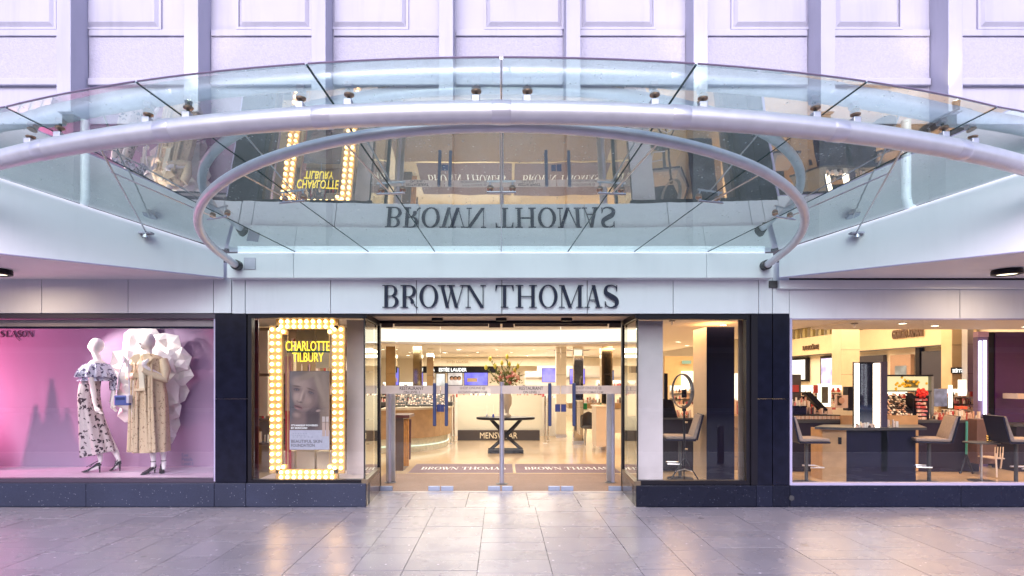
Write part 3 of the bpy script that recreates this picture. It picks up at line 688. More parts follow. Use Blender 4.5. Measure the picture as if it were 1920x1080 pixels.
INK = mat('grey_ink', (.03, .025, .03), .6, var=0); INK2 = mat('pale_grey_ink', (.22, .19, .19), .6, var=0)
door(713, 826, 816, [('RESTAURANT', 45, 'ON LEVEL 1', 30, 772, INK)], 0)
door(826, 939, 838, [('SHOP ONLINE @', 48, 'BROWNTHOMAS.COM', 54, 886, INK2)], 1)
door(941, 1051, 1030, [('RESTAURANT', 45, 'ON LEVEL 1', 30, 996, INK)], 2)
door(1051, 1165, 1075, [('SHOP ONLINE @', 48, 'BROWNTHOMAS.COM', 54, 1104, INK2)], 3)
for a, b in ((713, 736), (803, 825), (827, 850), (915, 938), (941, 961), (1028, 1050), (1052, 1075), (1141, 1165)):
    MB().box(X(a, DY), X(b, DY), DY - .012, DY + .024, .004, .070).build('floor_clamp', mat('satin_clamp', (.30, .34, .46), .4, metal=.5), st, bevel=.004)
for a, b in ((715, 737), (917, 938), (942, 963), (1142, 1164)):
    MB().box(X(a, DY), X(b, DY), DY - .012, DY + .024, Z(614, DY), Z(606, DY)).build('head_clamp', mat('bronze_clamp', (.12, .09, .08), .4, metal=.5), st)
for a, b in ((739, 915), (965, 1140)):
    MB().box(X(a, DY), X(b, DY), DY + .03, DY + .05, Z(611.5, DY), Z(607, DY)).build('head_seal', mat('brown_seal', (.16, .10, .08), .5), st)
for px in (822.5, 829.5, 1045.5, 1056.5):
    o = MB().box(X(px, DY) - .026 * (1.4 if px > 900 else 1), X(px, DY) + .026 * (1.4 if px > 900 else 1), DY - .02, DY - .013, Z(772, DY), Z(758, DY)).build('lock_plate', M_NAVYP, st)

# ================================================================== SHOP INTERIOR SHELL
struct(MB().box(-12, 14, 8.2, 27, -.1, 0).build('floor', M_FLOORI))
struct(MB().box(1.9, 14, 7.36, 8.2, -.1, -.001).build('window_floor', M_FLOORI))
struct(MB().box(-12, 5.4, 8.24, 27, 2.50, 2.6).build('ceiling', M_CEIL))
struct(MB().box(1.95, 14, 7.32, 8.24, 2.50, 2.6).build('window_ceiling', M_CEIL))
struct(MB().box(5.4, 14, 8.24, 9.95, 2.46, 2.6).build('lower_ceiling', M_CEIL))
struct(MB().box(5.4, 14, 9.95, 27, 3.42, 3.5).build('upper_ceiling', M_CEIL))
struct(MB().box(5.4, 14, 9.95, 10.05, 2.46, 3.42).build('bulkhead', M_CEIL))
struct(MB().box(5.36, 5.40, 10.05, 27, 2.50, 3.42).build('ceiling_step', M_CEIL))
struct(MB().box(-12, 14, 25.5, 25.7, 0, 3.5).build('back_wall', M_CREAM))
struct(MB().box(-9.0, -8.9, 8.6, 25.5, 0, 2.6).build('left_wall', M_CREAM))
struct(MB().box(11.0, 11.2, 7.36, 25.5, 0, 3.5).build('right_wall', M_CREAM))
# roof over the shop so no sky falls in
struct(MB().box(-14, 14, 7.71, 27, 3.6, 3.7).build('roof', M_SLATE))

# curved light cove above the doors
cove = []
for i in range(25):
    u = -1 + 2 * i / 24; cove.append((u * 2.5, 10.2 + .55 * (1 - u * u)))
mb = MB(); vs = []
for x, y in cove: vs += [(x, y, 2.27), (x, y, 2.499)]
mb.add(vs, [(2 * i, 2 * i + 2, 2 * i + 3, 2 * i + 1) for i in range(24)])
cv = thing('light_cove', 'long curved glowing cove band across the ceiling inside the doors', 'light', (0, 10.5, 2.3))
mb.build('glowing_face', emis('cove_glow', (1, .86, .64), 1.15), cv)
MB().slab(cove + [(2.5, 11.3), (-2.5, 11.3)], 2.235, 2.265).build('cove_lip', M_CEIL, cv)

# lamps (all of them stand for the shop's ceiling lighting)
area('shop_light', (0, 9.4, 2.44), 2.6, 45, WARM, sy=1.0)
area('shop_light', (-1.5, 13.5, 2.44), 3.5, 120, WARM, sy=2.5)
area('shop_light', (1.5, 17.5, 2.44), 4.0, 150, WARM, sy=3)
area('shop_light', (0, 22.0, 2.44), 6.0, 200, WARM, sy=3)
area('shop_light', (3.6, 10.5, 2.44), 1.6, 85, (1, .60, .30), sy=3)
area('shop_light', (8.5, 14.0, 3.38), 3.6, 240, (1, .70, .44), sy=5)
area('shop_light', (8.0, 20.0, 3.38), 4.0, 230, (1, .78, .52), sy=4)
area('shop_light', (7.8, 8.9, 2.43), 4.0, 85, (1, .58, .30), sy=.8)
area('shop_light', (-5.0, 14.0, 2.44), 4.0, 140, WARM, sy=4)

# round downlights
M_DL = emis('downlight_glow', (1, .88, .66), 14)
dl0 = None
def downlight(x, y, z, lab, grp='recessed lights in the shop ceiling', r=.055):
    t = thing('ceiling_light', lab, 'ceiling light', (x, y, z), group=grp)
    MB().lathe([(r + .02, 0), (r + .018, -.008), (r, -.01), (r, 0)], (x, y, z), 14).build('trim', mat('white_trim', (.7, .66, .6), .4), t)
    MB().lathe([(r, -.003), (r, -.004)], (x, y, z), 12).build('lens', M_DL, t)
rr = random.Random(11)
LBL = 'small round recessed downlight in the ceiling seen through the entrance doors'
ORD = ['first', 'second', 'third', 'fourth', 'fifth', 'sixth', 'seventh']
for i in range(5):
    for j in range(7):
        downlight(-3.6 + j * 1.15 + (i % 2) * .5, 12.6 + i * 2.4 + rr.uniform(-.3, .3), 2.499, 'small round recessed downlight, %s from the left in the %s ceiling row from the doors' % (ORD[j], ORD[i]), r=.05 if (i + j) % 4 else .09)
for q_, (x, y) in enumerate(((3.7, 9.6), (4.6, 9.7), (3.9, 11.5), (4.8, 12.5), (4.3, 14.0), (5.0, 15.5))):
    downlight(x, y, 2.499, 'small round recessed downlight, %s nearest the glass in the ceiling behind the ring light' % ORD[q_], 'recessed lights behind the ring light window')
for q_, (x, y) in enumerate(((6.2, 8.9), (7.0, 9.3), (8.6, 9.45))):
    downlight(x, y, 2.459, 'small round recessed downlight, %s of three from the left above the vanity window' % ORD[q_], 'recessed lights behind the makeup window')
for x, y, lab in ((-.15, 15.5, 'ceiling air vent with slots left of the flowers'), (2.2, 18.0, 'ceiling air vent with slots right of the flowers')):
    t = thing('ceiling_vent', lab, 'vent', (x, y, 2.499), group='ceiling air vents')
    MB().box(x - .75, x + .75, y - .3, y + .3, 2.49, 2.499).build('cover', mat('white_trim', (.7, .66, .6), .4), t)
    for k in range(4): MB().box(x - .55, x + .55, y - .24 + k * .13, y - .18 + k * .13, 2.484, 2.4895).build('slot', M_DGREY, t)

# mirrored and plain columns
def column(a, b, Y, m, lab, z1=2.499, top=None, deep=None, name='column'):
    x0, x1 = X(a, Y), X(b, Y); dp = deep or (x1 - x0)
    t = thing(name, lab, 'column', ((x0 + x1) / 2, Y + dp / 2, 0))
    MB().box(x0, x1, Y, Y + dp, .08, z1 - .02).build('shaft', m, t, bevel=.008)
    MB().box(x0 - .01, x1 + .01, Y - .01, Y + dp + .01, 0, .08).build('base', M_STEEL, t)
    for z in (.9, 1.7, 2.3):
        MB().box(x0 - .002, x1 + .002, Y - .003, Y + .0, z, z + .006).build('joint', M_DGREY, t)
    return t
M_GMIR = mat('bronzed_mirror', (.62, .55, .42), .06, metal=1, var=.05)
column(723, 742, 12.5, M_GMIR, 'mirror clad column nearest the left door post')
column(774, 791, 14.5, M_GMIR, 'mirror clad column behind the left makeup trays', 2.499)
column(800, 813, 17.0, M_MIRROR, 'slim mirror column left of the black shop header', 2.499)
column(1043, 1062, 15.7, M_CREAM, 'cream square column right of the glass balustrade', 2.499)
column(1076, 1094, 14.0, M_MIRROR, 'slim mirror column in front of the purple screens', 2.499)
column(1128, 1149, 13.0, M_GMIR, 'mirror clad column beside the right security post')
column(1577, 1612, 14.0, mat('glossy_cream_column', (.78, .66, .48), .15, var=.05), 'glossy cream column behind the lit vanity mirror', 3.40, deep=.4)
column(1785, 1813, 12.0, mat('glossy_gold_column', (.80, .62, .38), .12, var=.06), 'glossy gold column left of the purple wall', 3.40, deep=.3)
column(1814, 1826, 11.7, M_STEEL, 'narrow grey steel post beside the gold column', 3.40, deep=.15, name='steel_post')
# counter wing and doorway column behind the ring light
t = thing('column', 'square column with navy front face behind the ring light', 'column', (3.35, 9.1, 0))
MB().box(X(1325, 9.1), X(1377, 9.1), 9.1, 9.108, 0, Z(613, 9.1)).build('navy_face', M_NAVY, t)
MB().box(X(1325, 9.1) + .004, X(1377, 9.1), 9.11, 9.75, 0, Z(613, 9.1)).build('core', mat('cream_laminate', (.62, .48, .33), .4), t)
MB().slab([(X(1325, 9.1), 9.1), (X(1312, 9.9), 9.9), (X(1312, 9.9) + .02, 9.9), (X(1325, 9.1), 9.112)], 0, Z(613, 9.1)).build('cream_side', mat('cream_laminate', (.62, .48, .33), .4), t)
# window wing panels
def panel(a, b, Y, top, bot, m, lab, th=.03):
    o = MB().pbox(a, b, Y, Y + th, top, bot).build('room_divider', m, None, bevel=.003)
    return tag(o, lab, 'panel')
panel(1197, 1243, 7.55, 601, 906, mat('white_laminate', (.66, .58, .58), .5), 'tall plain white panel at the left side of the ring light window')
panel(1385, 1409, 7.5, 600, 906, mat('taupe_laminate', (.30, .21, .15), .5), 'tall beige panel at the right side of the ring light window')
panel(650, 686, 7.9, 600, 904, mat('white_laminate2', (.74, .62, .58), .5), 'tall white panel right of the bulb lit frame')
panel(472, 484, 7.55, 600, 903, mat('wine_panel', (.10, .02, .025), .35), 'narrow dark wine red panel left of the bulb lit frame')

# ------------------------------------------------------------------ far shop units seen through the doors
def screen(a, b, Y, top, bot, col, s, lab, frame=M_DGREY, cat='screen', fw=.02):
    x, y, z = W((a + b) / 2, bot, Y)
    t = thing('display_screen', lab, cat, (x, y, z))
    MB().box(X(a, Y) - fw, X(b, Y) + fw, Y, Y + .06, Z(bot, Y) - fw, Z(top, Y) + fw).build('frame', frame, t)
    MB().box(X(a, Y), X(b, Y), Y - .006, Y - .001, Z(bot, Y), Z(top, Y)).build('picture', picture(col, s), t)
    return t
PIC = {}
def picture(col, s):
    k = (col, s)
    if k in PIC: return PIC[k]
    m = bpy.data.materials.new('screen_picture'); m.use_nodes = True
    n = m.node_tree.nodes; L = m.node_tree.links; b = n['Principled BSDF']; b.inputs['Roughness'].default_value = .3
    b.inputs['Base Color'].default_value = (.02, .02, .02, 1)
    g = n.new('ShaderNodeNewGeometry'); no = n.new('ShaderNodeTexNoise'); no.inputs['Scale'].default_value = 2.5; no.inputs['Detail'].default_value = 3
    L.new(g.outputs['Position'], no.inputs['Vector'])
    r = n.new('ShaderNodeValToRGB'); r.color_ramp.elements[0].position = .35; r.color_ramp.elements[1].position = .65
    r.color_ramp.elements[0].color = (*[c * .55 for c in col], 1); r.color_ramp.elements[1].color = (*[min(1, c * 1.25 + .05) for c in col], 1)
    L.new(no.outputs[0], r.inputs[0]); L.new(r.outputs[0], b.inputs['Emission Color']); b.inputs['Emission Strength'].default_value = s
    PIC[k] = m; return m
Yb = 20.0
hd = thing('shop_header', 'black counter header with white lettering above the lit portraits', 'sign', W(862, 699, Yb))
MB().pbox(782, 932, Yb, Yb + .5, 687, 699).build('board', M_FRAME, hd)
text('ESTÉE LAUDER', 'lettering', emis('white_letter_glow', (1, .98, .92), 1.6), hd, W(849, 692.5, Yb - .01), 52 / 54, .15, bold=.02)
text('ESTÉE LAUDER', 'wall_lettering', mat('bronze_lettering', (.30, .20, .10), .4, metal=.5), hd, W(858, 678, 23.9), 40 / 45, .10)
MB().pbox(790, 1130, 24.0, 24.4, 671, 686).build('fascia', mat('cream_fascia', (.74, .66, .52), .5), hd)
screen(818, 834, Yb + .1, 701, 723, (.85, .80, .75), 1.0, 'small white lit portrait left of the family portrait', M_FRAME)
ps = screen(840, 867, Yb + .1, 699, 722, (.80, .66, .60), .9, 'lit portrait of three dark haired figures below the black header', M_FRAME)
for i, px in enumerate((847, 854, 861)):
    c = W(px, 709, Yb + .08)
    MB().ball((c[0], c[1] - .02, c[2]), .075, 8, sy=.15).build('hair', mat('dark_hair', (.05, .03, .02), .7), ps)
    MB().ball((c[0] + .01, c[1] - .035, c[2] - .02), .055, 8, sy=.15).build('face', mat('print_skin', (.5, .3, .22), .7), ps)
scb = screen(871, 914, Yb + .1, 698, 722, (.13, .12, .85), 1.3, 'wide blue violet screen under the black header')
MB().pbox(876, 895, Yb + .05, Yb + .06, 709, 716).build('plaque', mat('beige_plaque', (.5, .38, .26), .5), scb)
screen(1017, 1052, 21.0, 691, 716, (.17, .14, .9), 1.3, 'large violet screen right of the flowers')
screen(1069, 1096, 21.5, 692, 720, (.20, .15, .9), 1.3, 'violet screen behind the slim mirror column')
screen(1129, 1150, 19.0, 695, 722, (.05, .16, .42), .9, 'dark blue screen at the right of the entrance view')
screen(740, 747, 16.0, 690, 722, (.15, .14, .8), 1.2, 'narrow blue screen at the far left of the entrance view')
t = thing('wall_unit', 'white wall unit with shelf behind the violet screens', 'shelf', W(1060, 740, 22))
MB().pbox(1008, 1175, 22, 22.3, 686, 760).build('back_panel', mat('white_unit', (.80, .76, .72), .5), t)
MB().pbox(985, 1008, 22, 22.6, 696, 722).build('end_panel', mat('white_unit', (.80, .76, .72), .5), t)
MB().pbox(975, 1175, 21.9, 22.0, 707, 708).build('shelf', M_STEEL, t)

# product displays -------------------------------------------------
PCOL = [(.45, .06, .05), (.62, .40, .30), (.06, .05, .05), (.75, .60, .5), (.55, .20, .22), (.8, .78, .72)]
PM = [mat('product_%s' % n_, c, .35, var=0) for n_, c in zip(('red', 'tan', 'black', 'nude', 'rose', 'white'), PCOL)]
def products(parent, x0, x1, y0, y1, z, n, seed, hmin=.03, hmax=.10, slope=0, cols=(0, 1, 2, 3, 4, 5)):
    r = random.Random(seed); mbs = {}
    for i in range(n):
        x = r.uniform(x0, x1); y = r.uniform(y0, y1); h = r.uniform(hmin, hmax); s = r.uniform(.008, .022)
        zz = z + slope * (y - y0); c = r.choice(cols)
        mb = mbs.setdefault(c, MB())
        if r.random() < .5: mb.box(x - s, x + s, y - s, y + s, zz, zz + h)
        else: mb.lathe([(s, 0), (s, h * .7), (s * .6, h * .72), (s * .6, h)], (x, y, zz), 6)
    for c, mb in mbs.items(): stuff(mb.build('cosmetics', PM[c], parent))
def tray(x, y, z, wd, dp, ang, lab, seed, n=26, cols=(1, 3, 4, 0), rz=0, m=None, grp=None):
    t = thing('makeup_tray', lab, 'makeup tray', (x, y, z), group=grp, rz=0)
    M_ = Matrix.Translation((x, y, z)) @ Matrix.Rotation(rz, 4, 'Z') @ Matrix.Rotation(ang, 4, 'X')
    b = MB().box(-wd / 2, wd / 2, 0, dp, 0, .02, M_); b.box(-wd / 2, -wd / 2 + .012, 0, dp, .02, .045, M_); b.box(wd / 2 - .012, wd / 2, 0, dp, .02, .045, M_)
    b.box(-wd / 2, wd / 2, 0, .012, .02, .04, M_); b.box(-wd / 2 + .012, wd / 2 - .012, dp - .012, dp, .02, .05, M_)
    b.build('tray', mat('black_tray', (.02, .02, .022), .3), t)
    r = random.Random(seed); nx = max(3, int(wd / .05)); ny = max(3, int(dp / .055)); mbs = {}
    for i in range(nx):
        for j in range(ny):
            c = r.choice(cols); cx_ = -wd / 2 + .03 + i * (wd - .06) / (nx - 1); cy_ = .03 + j * (dp - .06) / (ny - 1)
            mbs.setdefault(c, MB()).box(cx_ - .017, cx_ + .017, cy_ - .016, cy_ + .016, .02, .033 + r.random() * .02, M_)
    for c, mb in mbs.items(): stuff(mb.build('compacts', PM[c], t))
    return t

# curved oak counter on the left
cc = thing('curved_counter', 'curved oak counter with glass foot and makeup trays left of the doors', 'counter', (-1.9, 13.0, 0))
arc = [(-2.6, 12.2)] + [(-1.15 - 1.25 + 1.25 * math.cos(R(a)), 13.9 + 1.55 * math.sin(R(a))) for a in range(-88, 31, 8)] + [(-2.6, 15.4)]
arc = [(min(x_, X(844, 12.6)), y_) for x_, y_ in arc]
def inset(k): return [(-2.6 + (x_ + 2.6) * k, y_ + (13.6 - y_) * (1 - k)) for x_, y_ in arc]
MB().slab(inset(.96), .30, .92).build('body', M_WOOD, cc)
MB().slab(arc, .92, .96).build('top', mat('cream_stone_top', (.72, .64, .5), .25), cc)
MB().slab(inset(.90), 0, .30).build('foot', mat('ribbed_glass', (.62, .60, .48), .15, var=.15, scale=20), cc)
MB().slab(inset(.915), .12, .14).build('light_line', emis('pale_green_glow', (.85, 1, .75), .9), cc)
for i, px in enumerate((752, 778, 802, 826)):
    tray(X(px, 12.7), 12.45 + .04 * i, .99, .27, .55, R(33), ['open black makeup tray nearest the walnut chest', 'second open black makeup tray on the oak counter', 'third open black makeup tray on the oak counter', 'open black makeup tray beside the left door handles'][i], 20 + i, cols=(1, 2, 2, 3), grp='makeup trays on the oak counter')
t = thing('cosmetics_rack', 'crowded rack of small cosmetics behind the black trays', 'rack', (-2.0, 13.6, .96))
MB().box(-2.9, -1.15, 13.5, 13.9, .96, 1.05).build('tier', M_DGREY, t); products(t, -2.85, -1.2, 13.52, 13.85, 1.05, 90, 5)
# walnut chest
wc = thing('wooden_chest', 'glossy ribbed walnut chest with bottles just inside the left door', 'chest', (X(752, 10), 10.0, 0))
MB().box(X(737, 10), X(756, 10), 10.0, 10.5, 0, .92).build('body', M_DWOOD, wc)
for k in range(3):
    MB().tube([(X(758 + k * 3.4, 10), 10.02, .08), (X(758 + k * 3.4, 10), 10.02, .9)], .017, 8).build('rib', mat('amber_wood', (.50, .22, .05), .25, var=.25, scale=12), wc)
MB().box(X(735, 10), X(768, 10), 9.96, 10.55, .92, .97).build('top', mat('plum_wood', (.09, .02, .02), .3), wc)
lg = MB().tube([(X(763.5, 10.4), 10.7, .10), (X(763.5, 10.4), 10.7, .85)], [.016, .03], 8).build('leg', mat('plum_wood', (.09, .02, .02), .3), wc)
# security posts inside the doors
def secpost(px, Y, top, lab, flat):
    x = X(px, Y); z1 = Z(top, Y)
    t = thing('security_post', lab, 'post', (x, Y, 0), group='brushed steel posts inside the doors')
    if flat:
        MB().box(x - flat, x + flat, Y, Y + .05, .02, z1).build('panel', M_STEEL, t, bevel=.01)
        MB().tube([(x + (.03 if px > 940 else -.01), Y - .03, .01), (x + (.03 if px > 940 else -.01), Y - .03, z1)], .028, 14).build('tube', mat('lilac_steel', (.50, .50, .66), .3, metal=.7), t, smooth=True)
    else:
        MB().tube([(x, Y, .012), (x, Y, z1)], .036, 16).build('tube', mat('lilac_steel', (.50, .50, .66), .3, metal=.7), t, smooth=True)
    MB().lathe([(.09, 0), (.09, .012), (.04, .02)], (x, Y - (.0), 0), 18).build('base_plate', M_DGREY, t)
secpost(732, 8.85, 735, 'brushed steel security post inside the left door', .07)
secpost(941, 8.73, 716, 'round steel post standing in the middle between the two door pairs', 0)
secpost(1145, 8.85, 735, 'brushed steel security post inside the right door', .06)
# mats
struct(MB().box(-1.95, 1.95, 8.2, 9.66, .002, .006).build('entrance_matting', M_MATB))
for i, (a, b, lab) in enumerate(((765, 962, 'left of two purple grey doormats lettered with the store name'), (968, 1165, 'right of two purple grey doormats lettered with the store name'))):
    y0, y1 = 9.70, 10.72; x0, x1 = X(a, y0), X(b, y0)
    t = thing('doormat', lab, 'doormat', ((x0 + x1) / 2, y0, 0), group='lettered doormats')
    MB().box(x0, x1, y0, y1, .003, .014).build('pile', M_MATP, t)
    MB().box(x0 - .03, x1 + .03, y0 - .035, y0 - .002, .003, .012).build('edging', mat('brass_edging', (.75, .58, .36), .3, metal=.5), t)
    cw = (x1 - x0) * .84 / (BT[-1][2] - BT[0][1])
    for c, pa, pb in BT:
        letter(c, 'letter', M_WHITEP, t, (x0 + (x1 - x0) * .09 + (pa - BT[0][1]) * cw, 10.06, .0145), cw * 42, .27, (pb - pa) / 42, v=(0, 1, 0), depth=.001)
# glass balustrade with MENSWEAR sign
bal = thing('glass_balustrade', 'frosted glass balustrade on a black base lettered MENSWEAR', 'balustrade', (X(940, 14.9), 14.9, 0))
MB().pbox(858, 1012, 14.9, 15.05, 807, 826).build('base', mat('brown_black_board', (.045, .032, .028), .4), bal)
MB().pbox(858, 1016, 15.0, 15.02, 741, 806).build('glass_panel', M_FROSTW, bal)
text('MENSWEAR', 'lettering', mat('cream_letter', (.85, .76, .58), .5, var=0), bal, W(935, 816.5, 14.89), 70 / 72.5, .155)
for i, px in enumerate((846, 851, 1022, 1028)):
    Y = 14.2 + (i % 2) * .5; x = X(px, Y)
    t = thing('steel_stanchion', ['chrome rail post left of the balustrade, the outer one', 'chrome rail post left of the balustrade, next to the frosted glass', 'chrome rail post right of the balustrade, next to the frosted glass', 'chrome rail post right of the balustrade, the outer one'][i], 'post', (x, Y, 0), group='chrome rail posts')
    MB().tube([(x, Y, .01), (x, Y, 1.18)], .026, 12).build('tube', M_CHROME, t, smooth=True)
    MB().lathe([(.07, 0), (.07, .012), (.03, .02)], (x, Y, 0), 14).build('foot', M_CHROME, t)
    MB().tube([(x, Y, 1.0), (x + .07, Y + .1, 1.0)], .015, 8).build('clip', M_CHROME, t)
t = thing('cosmetics_shelf', 'low shelf of small cosmetics behind the frosted balustrade', 'shelf', (0, 16.2, 0))
MB().box(-1.5, 1.6, 16.1, 16.7, 0, 1.08).build('body', mat('white_unit', (.80, .76, .72), .5), t); products(t, -1.4, 1.5, 16.1, 16.6, 1.08, 120, 9, .03, .12)
MB().box(-.9, -.3, 16.72, 16.76, 1.1, 1.32).build('light_panel', emis('warm_panel', (1, .85, .6), 2), t)
# hall table with crossed legs
Yt = 12.5; xt = X(948, Yt)
ht = thing('console_table', 'black round topped console table with crossed legs in the entrance hall', 'table', (xt, Yt, 0))
MB().lathe([(.60, .715), (.635, .725), (.635, .765), (.625, .77)], (xt, Yt, 0), 40, 1, .55).build('table_top', M_FRAME, ht, smooth=True)
for s in (-1, 1):
    MB().tube([(xt - s * .36, Yt - .10 * s, .045), (xt + s * .03, Yt - .10 * s, .39), (xt + s * .34, Yt - .10 * s, .72)][:2], .036, 4).build('leg', M_FRAME, ht)
    MB().tube([(xt + s * .02, Yt - .10 * s, .37), (xt + s * .33, Yt - .10 * s, .72)], .036, 4).build('leg', M_FRAME, ht)
    MB().tube([(xt + s * .02, Yt + .12 * s, .37), (xt - s * .33, Yt + .12 * s, .72)], .036, 4).build('leg', M_FRAME, ht)
MB().box(xt - .38, xt + .38, Yt - .19, Yt - .11, .0, .075).build('foot_bar', M_FRAME, ht)
MB().box(xt - .38, xt + .38, Yt + .11, Yt + .19, .0, .075).build('foot_bar', M_FRAME, ht)
# stone urn and flowers
ur = thing('stone_urn', 'pale fluted stone urn standing on the console table', 'urn', (xt + .03, Yt, .77))
MB().lathe([(.085, 0), (.09, .04), (.035, .08), (.04, .14), (.055, .18), (.10, .28), (.105, .42), (.075, .54), (.13, .64), (.125, .67)], (xt + .03, Yt, .77), 24).build('body', mat('pale_stone', (.48, .42, .36), .6, var=.1), ur, smooth=True)
fl = thing('flower_arrangement', 'tall arrangement of pink blooms, yellow buds and bare twigs in the urn', 'flowers', (xt + .03, Yt, 1.44))
rf = random.Random(4); cxf = xt + .03
pk = MB(); lf = MB(); tw = MB(); yb = MB()
for i in range(26):
    a = rf.uniform(0, 6.28); r_ = rf.uniform(.05, .30); p = (cxf + r_ * math.cos(a), Yt + r_ * .7 * math.sin(a), 1.50 + rf.uniform(0, .26) * (1 - r_))
    MB().ball(p, rf.uniform(.030, .048), 6).build('bloom', [mat('pink_bloom', (.62, .22, .20), .7, var=.2, scale=40), mat('peach_bloom', (.75, .42, .32), .7, var=.2, scale=40)][i % 2], fl)
for i in range(150):
    a = rf.uniform(0, 6.28); r_ = rf.uniform(.05, .36); p = Vector((cxf + r_ * math.cos(a), Yt + r_ * .7 * math.sin(a), 1.44 + rf.uniform(0, .28)))
    d = Vector((rf.uniform(-1, 1), rf.uniform(-1, 1), rf.uniform(-.2, 1))).normalized() * .09; s_ = d.cross(Vector((rf.uniform(-1, 1), 1, 0))).normalized() * .014
    lf.add([p, p + d * .5 + s_, p + d, p + d * .5 - s_], [(0, 1, 2, 3)])
for px, top in ((916, 674), (908, 690), (925, 688), (948, 670), (952, 684), (968, 688), (962, 696), (938, 682)):
    e = Vector(W(px + 3, top, Yt)); b0 = Vector((cxf + (e.x - cxf) * .2, Yt, 1.43))
    MB().tube([b0, b0.lerp(e, .5) + Vector((0, .02, .02)), e], [.008, .007, .005], 5).build('stem', mat('stem_green', (.12, .18, .04), .6), fl)
    for k in range(7):
        q = b0.lerp(e, .45 + .08 * k); d = Vector((rf.uniform(-1, 1), rf.uniform(-.6, .6), 1.4)).normalized() * .085; s_ = Vector((.014, .01, 0))
        lf.add([q, q + d * .5 + s_, q + d, q + d * .5 - s_], [(0, 1, 2, 3)])
    MB().lathe([(.012, 0), (.036, .04), (.030, .085), (.006, .115)], (e.x, e.y, e.z - .04), 8).build('bud', mat('yellow_bud', (.62, .55, .08), .6, var=.15, scale=40), fl, smooth=True)
for i in range(14):
    a = rf.uniform(-1, 1); b0 = Vector((cxf + a * .08, Yt, 1.45)); e = Vector((cxf + a * .55, Yt + rf.uniform(-.2, .2), 1.85 + rf.uniform(-.1, .25) - abs(a) * .15))
    tw.tube([b0, b0.lerp(e, .55) + Vector((rf.uniform(-.04, .04), 0, .05)), e], [.005, .004, .002], 4)
stuff(lf.build('leaves', mat('flower_leaf', (.13, .17, .045), .6, var=.3, scale=20), fl)); stuff(tw.build('twigs', mat('twig_brown', (.13, .08, .04), .7), fl))
# little glass vases with clear rods on the table
for i, px in enumerate((913, 925)):
    t = thing('glass_diffuser', ['small clear glass bottle with reeds at the left end of the console table', 'small blue footed glass bottle beside the reeds on the console table'][i], 'bottle', (X(px, 12.4), 12.4, .77))
    MB().lathe([(.022, 0), (.024, .05), (.01, .07)], (X(px, 12.4), 12.4, .77), 10).build('bottle', mat('pale_glass', (.5, .55, .65), .1) if i == 0 else mat('blue_glass', (.05, .09, .5), .1), t)
    MB().tube([(X(px, 12.4), 12.4, .83), (X(px, 12.4), 12.4, 1.04)], .003, 5).build('reed', M_WHITEP, t)
# right side of the entrance hall
t = thing('side_counter', 'oak side counter with wares between the cream column and the armchair', 'counter', (2.15, 14.6, 0))
MB().pbox(1066, 1172, 14.6, 15.2, 756, 766).build('top', M_WOOD, t); MB().pbox(1122, 1172, 14.61, 15.2, 767, 812).build('body', M_CREAM, t); products(t, X(1085, 14.8), X(1165, 14.8), 14.75, 15.1, Z(756, 14.6), 60, 31, .05, .16)
t2 = MB(); t2.tube([(X(1080, 14.4), 14.62, 0), (X(1080, 14.4), 14.62, Z(766, 14.6))], .015, 8); t2.build('leg', M_STEEL, t)
t = thing('gift_box', 'bright green gift box on the oak side counter', 'box', (X(1083, 14.3), 14.3, 0))
for a, b, tp in ((1077, 1086, 752), (1087, 1101, 756)): MB().pbox(a, b, 14.3, 14.45, tp, 768).build('green_carton', mat('green_card', (.01, .30, .09), .5), t)
MB().pbox(1074, 1106, 14.2, 14.58, 768, 769.5).build('ledge', M_CREAM, t)
t = thing('cream_plinth', 'plain cream display plinth right of the armchair', 'plinth', (X(1150, 12.4), 12.4, 0))
MB().pbox(1118, 1146, 12.4, 13.0, 763, 838).build('body', mat('cream_laminate2', (.62, .50, .38), .5), t, bevel=.005); MB().pbox(1116, 1148, 12.38, 13.02, 761, 763).build('top', M_CREAM, t)
ac = thing('tub_chair', 'dark brown tub chair with thin legs beyond the right door pair', 'chair', (X(1105, 13.9), 13.9, 0))
pr = []
for i in range(13):
    a = R(200 - i * 18.5); pr.append((X(1105, 13.9) + .19 * math.cos(a), 13.9 + .19 * math.sin(a)))
mb = MB(); vs = []
for i, (x_, y_) in enumerate(pr):
    h = .80 - .14 * abs(i - 6) / 6
    cx_, cy_ = X(1105, 13.9), 13.9; xi, yi = cx_ + (x_ - cx_) * .86, cy_ + (y_ - cy_) * .86
    vs += [(x_, y_, .42), (x_, y_, h), (xi, yi, h), (xi, yi, .42)]
fs = []
for i in range(12):
    for j in range(4): fs.append((4 * i + j, 4 * i + (j + 1) % 4, 4 * i + 4 + (j + 1) % 4, 4 * i + 4 + j))
fs += [(0, 1, 2, 3), (48, 51, 50, 49)]
mb.add(vs, fs); mb.build('backrest', mat('brown_leather', (.06, .045, .035), .5), ac)
MB().lathe([(.18, .40), (.185, .44), (.17, .47)], (X(1105, 13.9), 13.9, 0), 18).build('seat', mat('brown_leather', (.06, .045, .035), .5), ac, smooth=True)
for a in (45, 135, 225, 315):
    MB().tube([(X(1105, 13.9) + .12 * math.cos(R(a)), 13.9 + .12 * math.sin(R(a)), .40), (X(1105, 13.9) + .17 * math.cos(R(a)), 13.9 + .17 * math.sin(R(a)), 0)], .011, 6).build('leg', M_FRAME, ac)

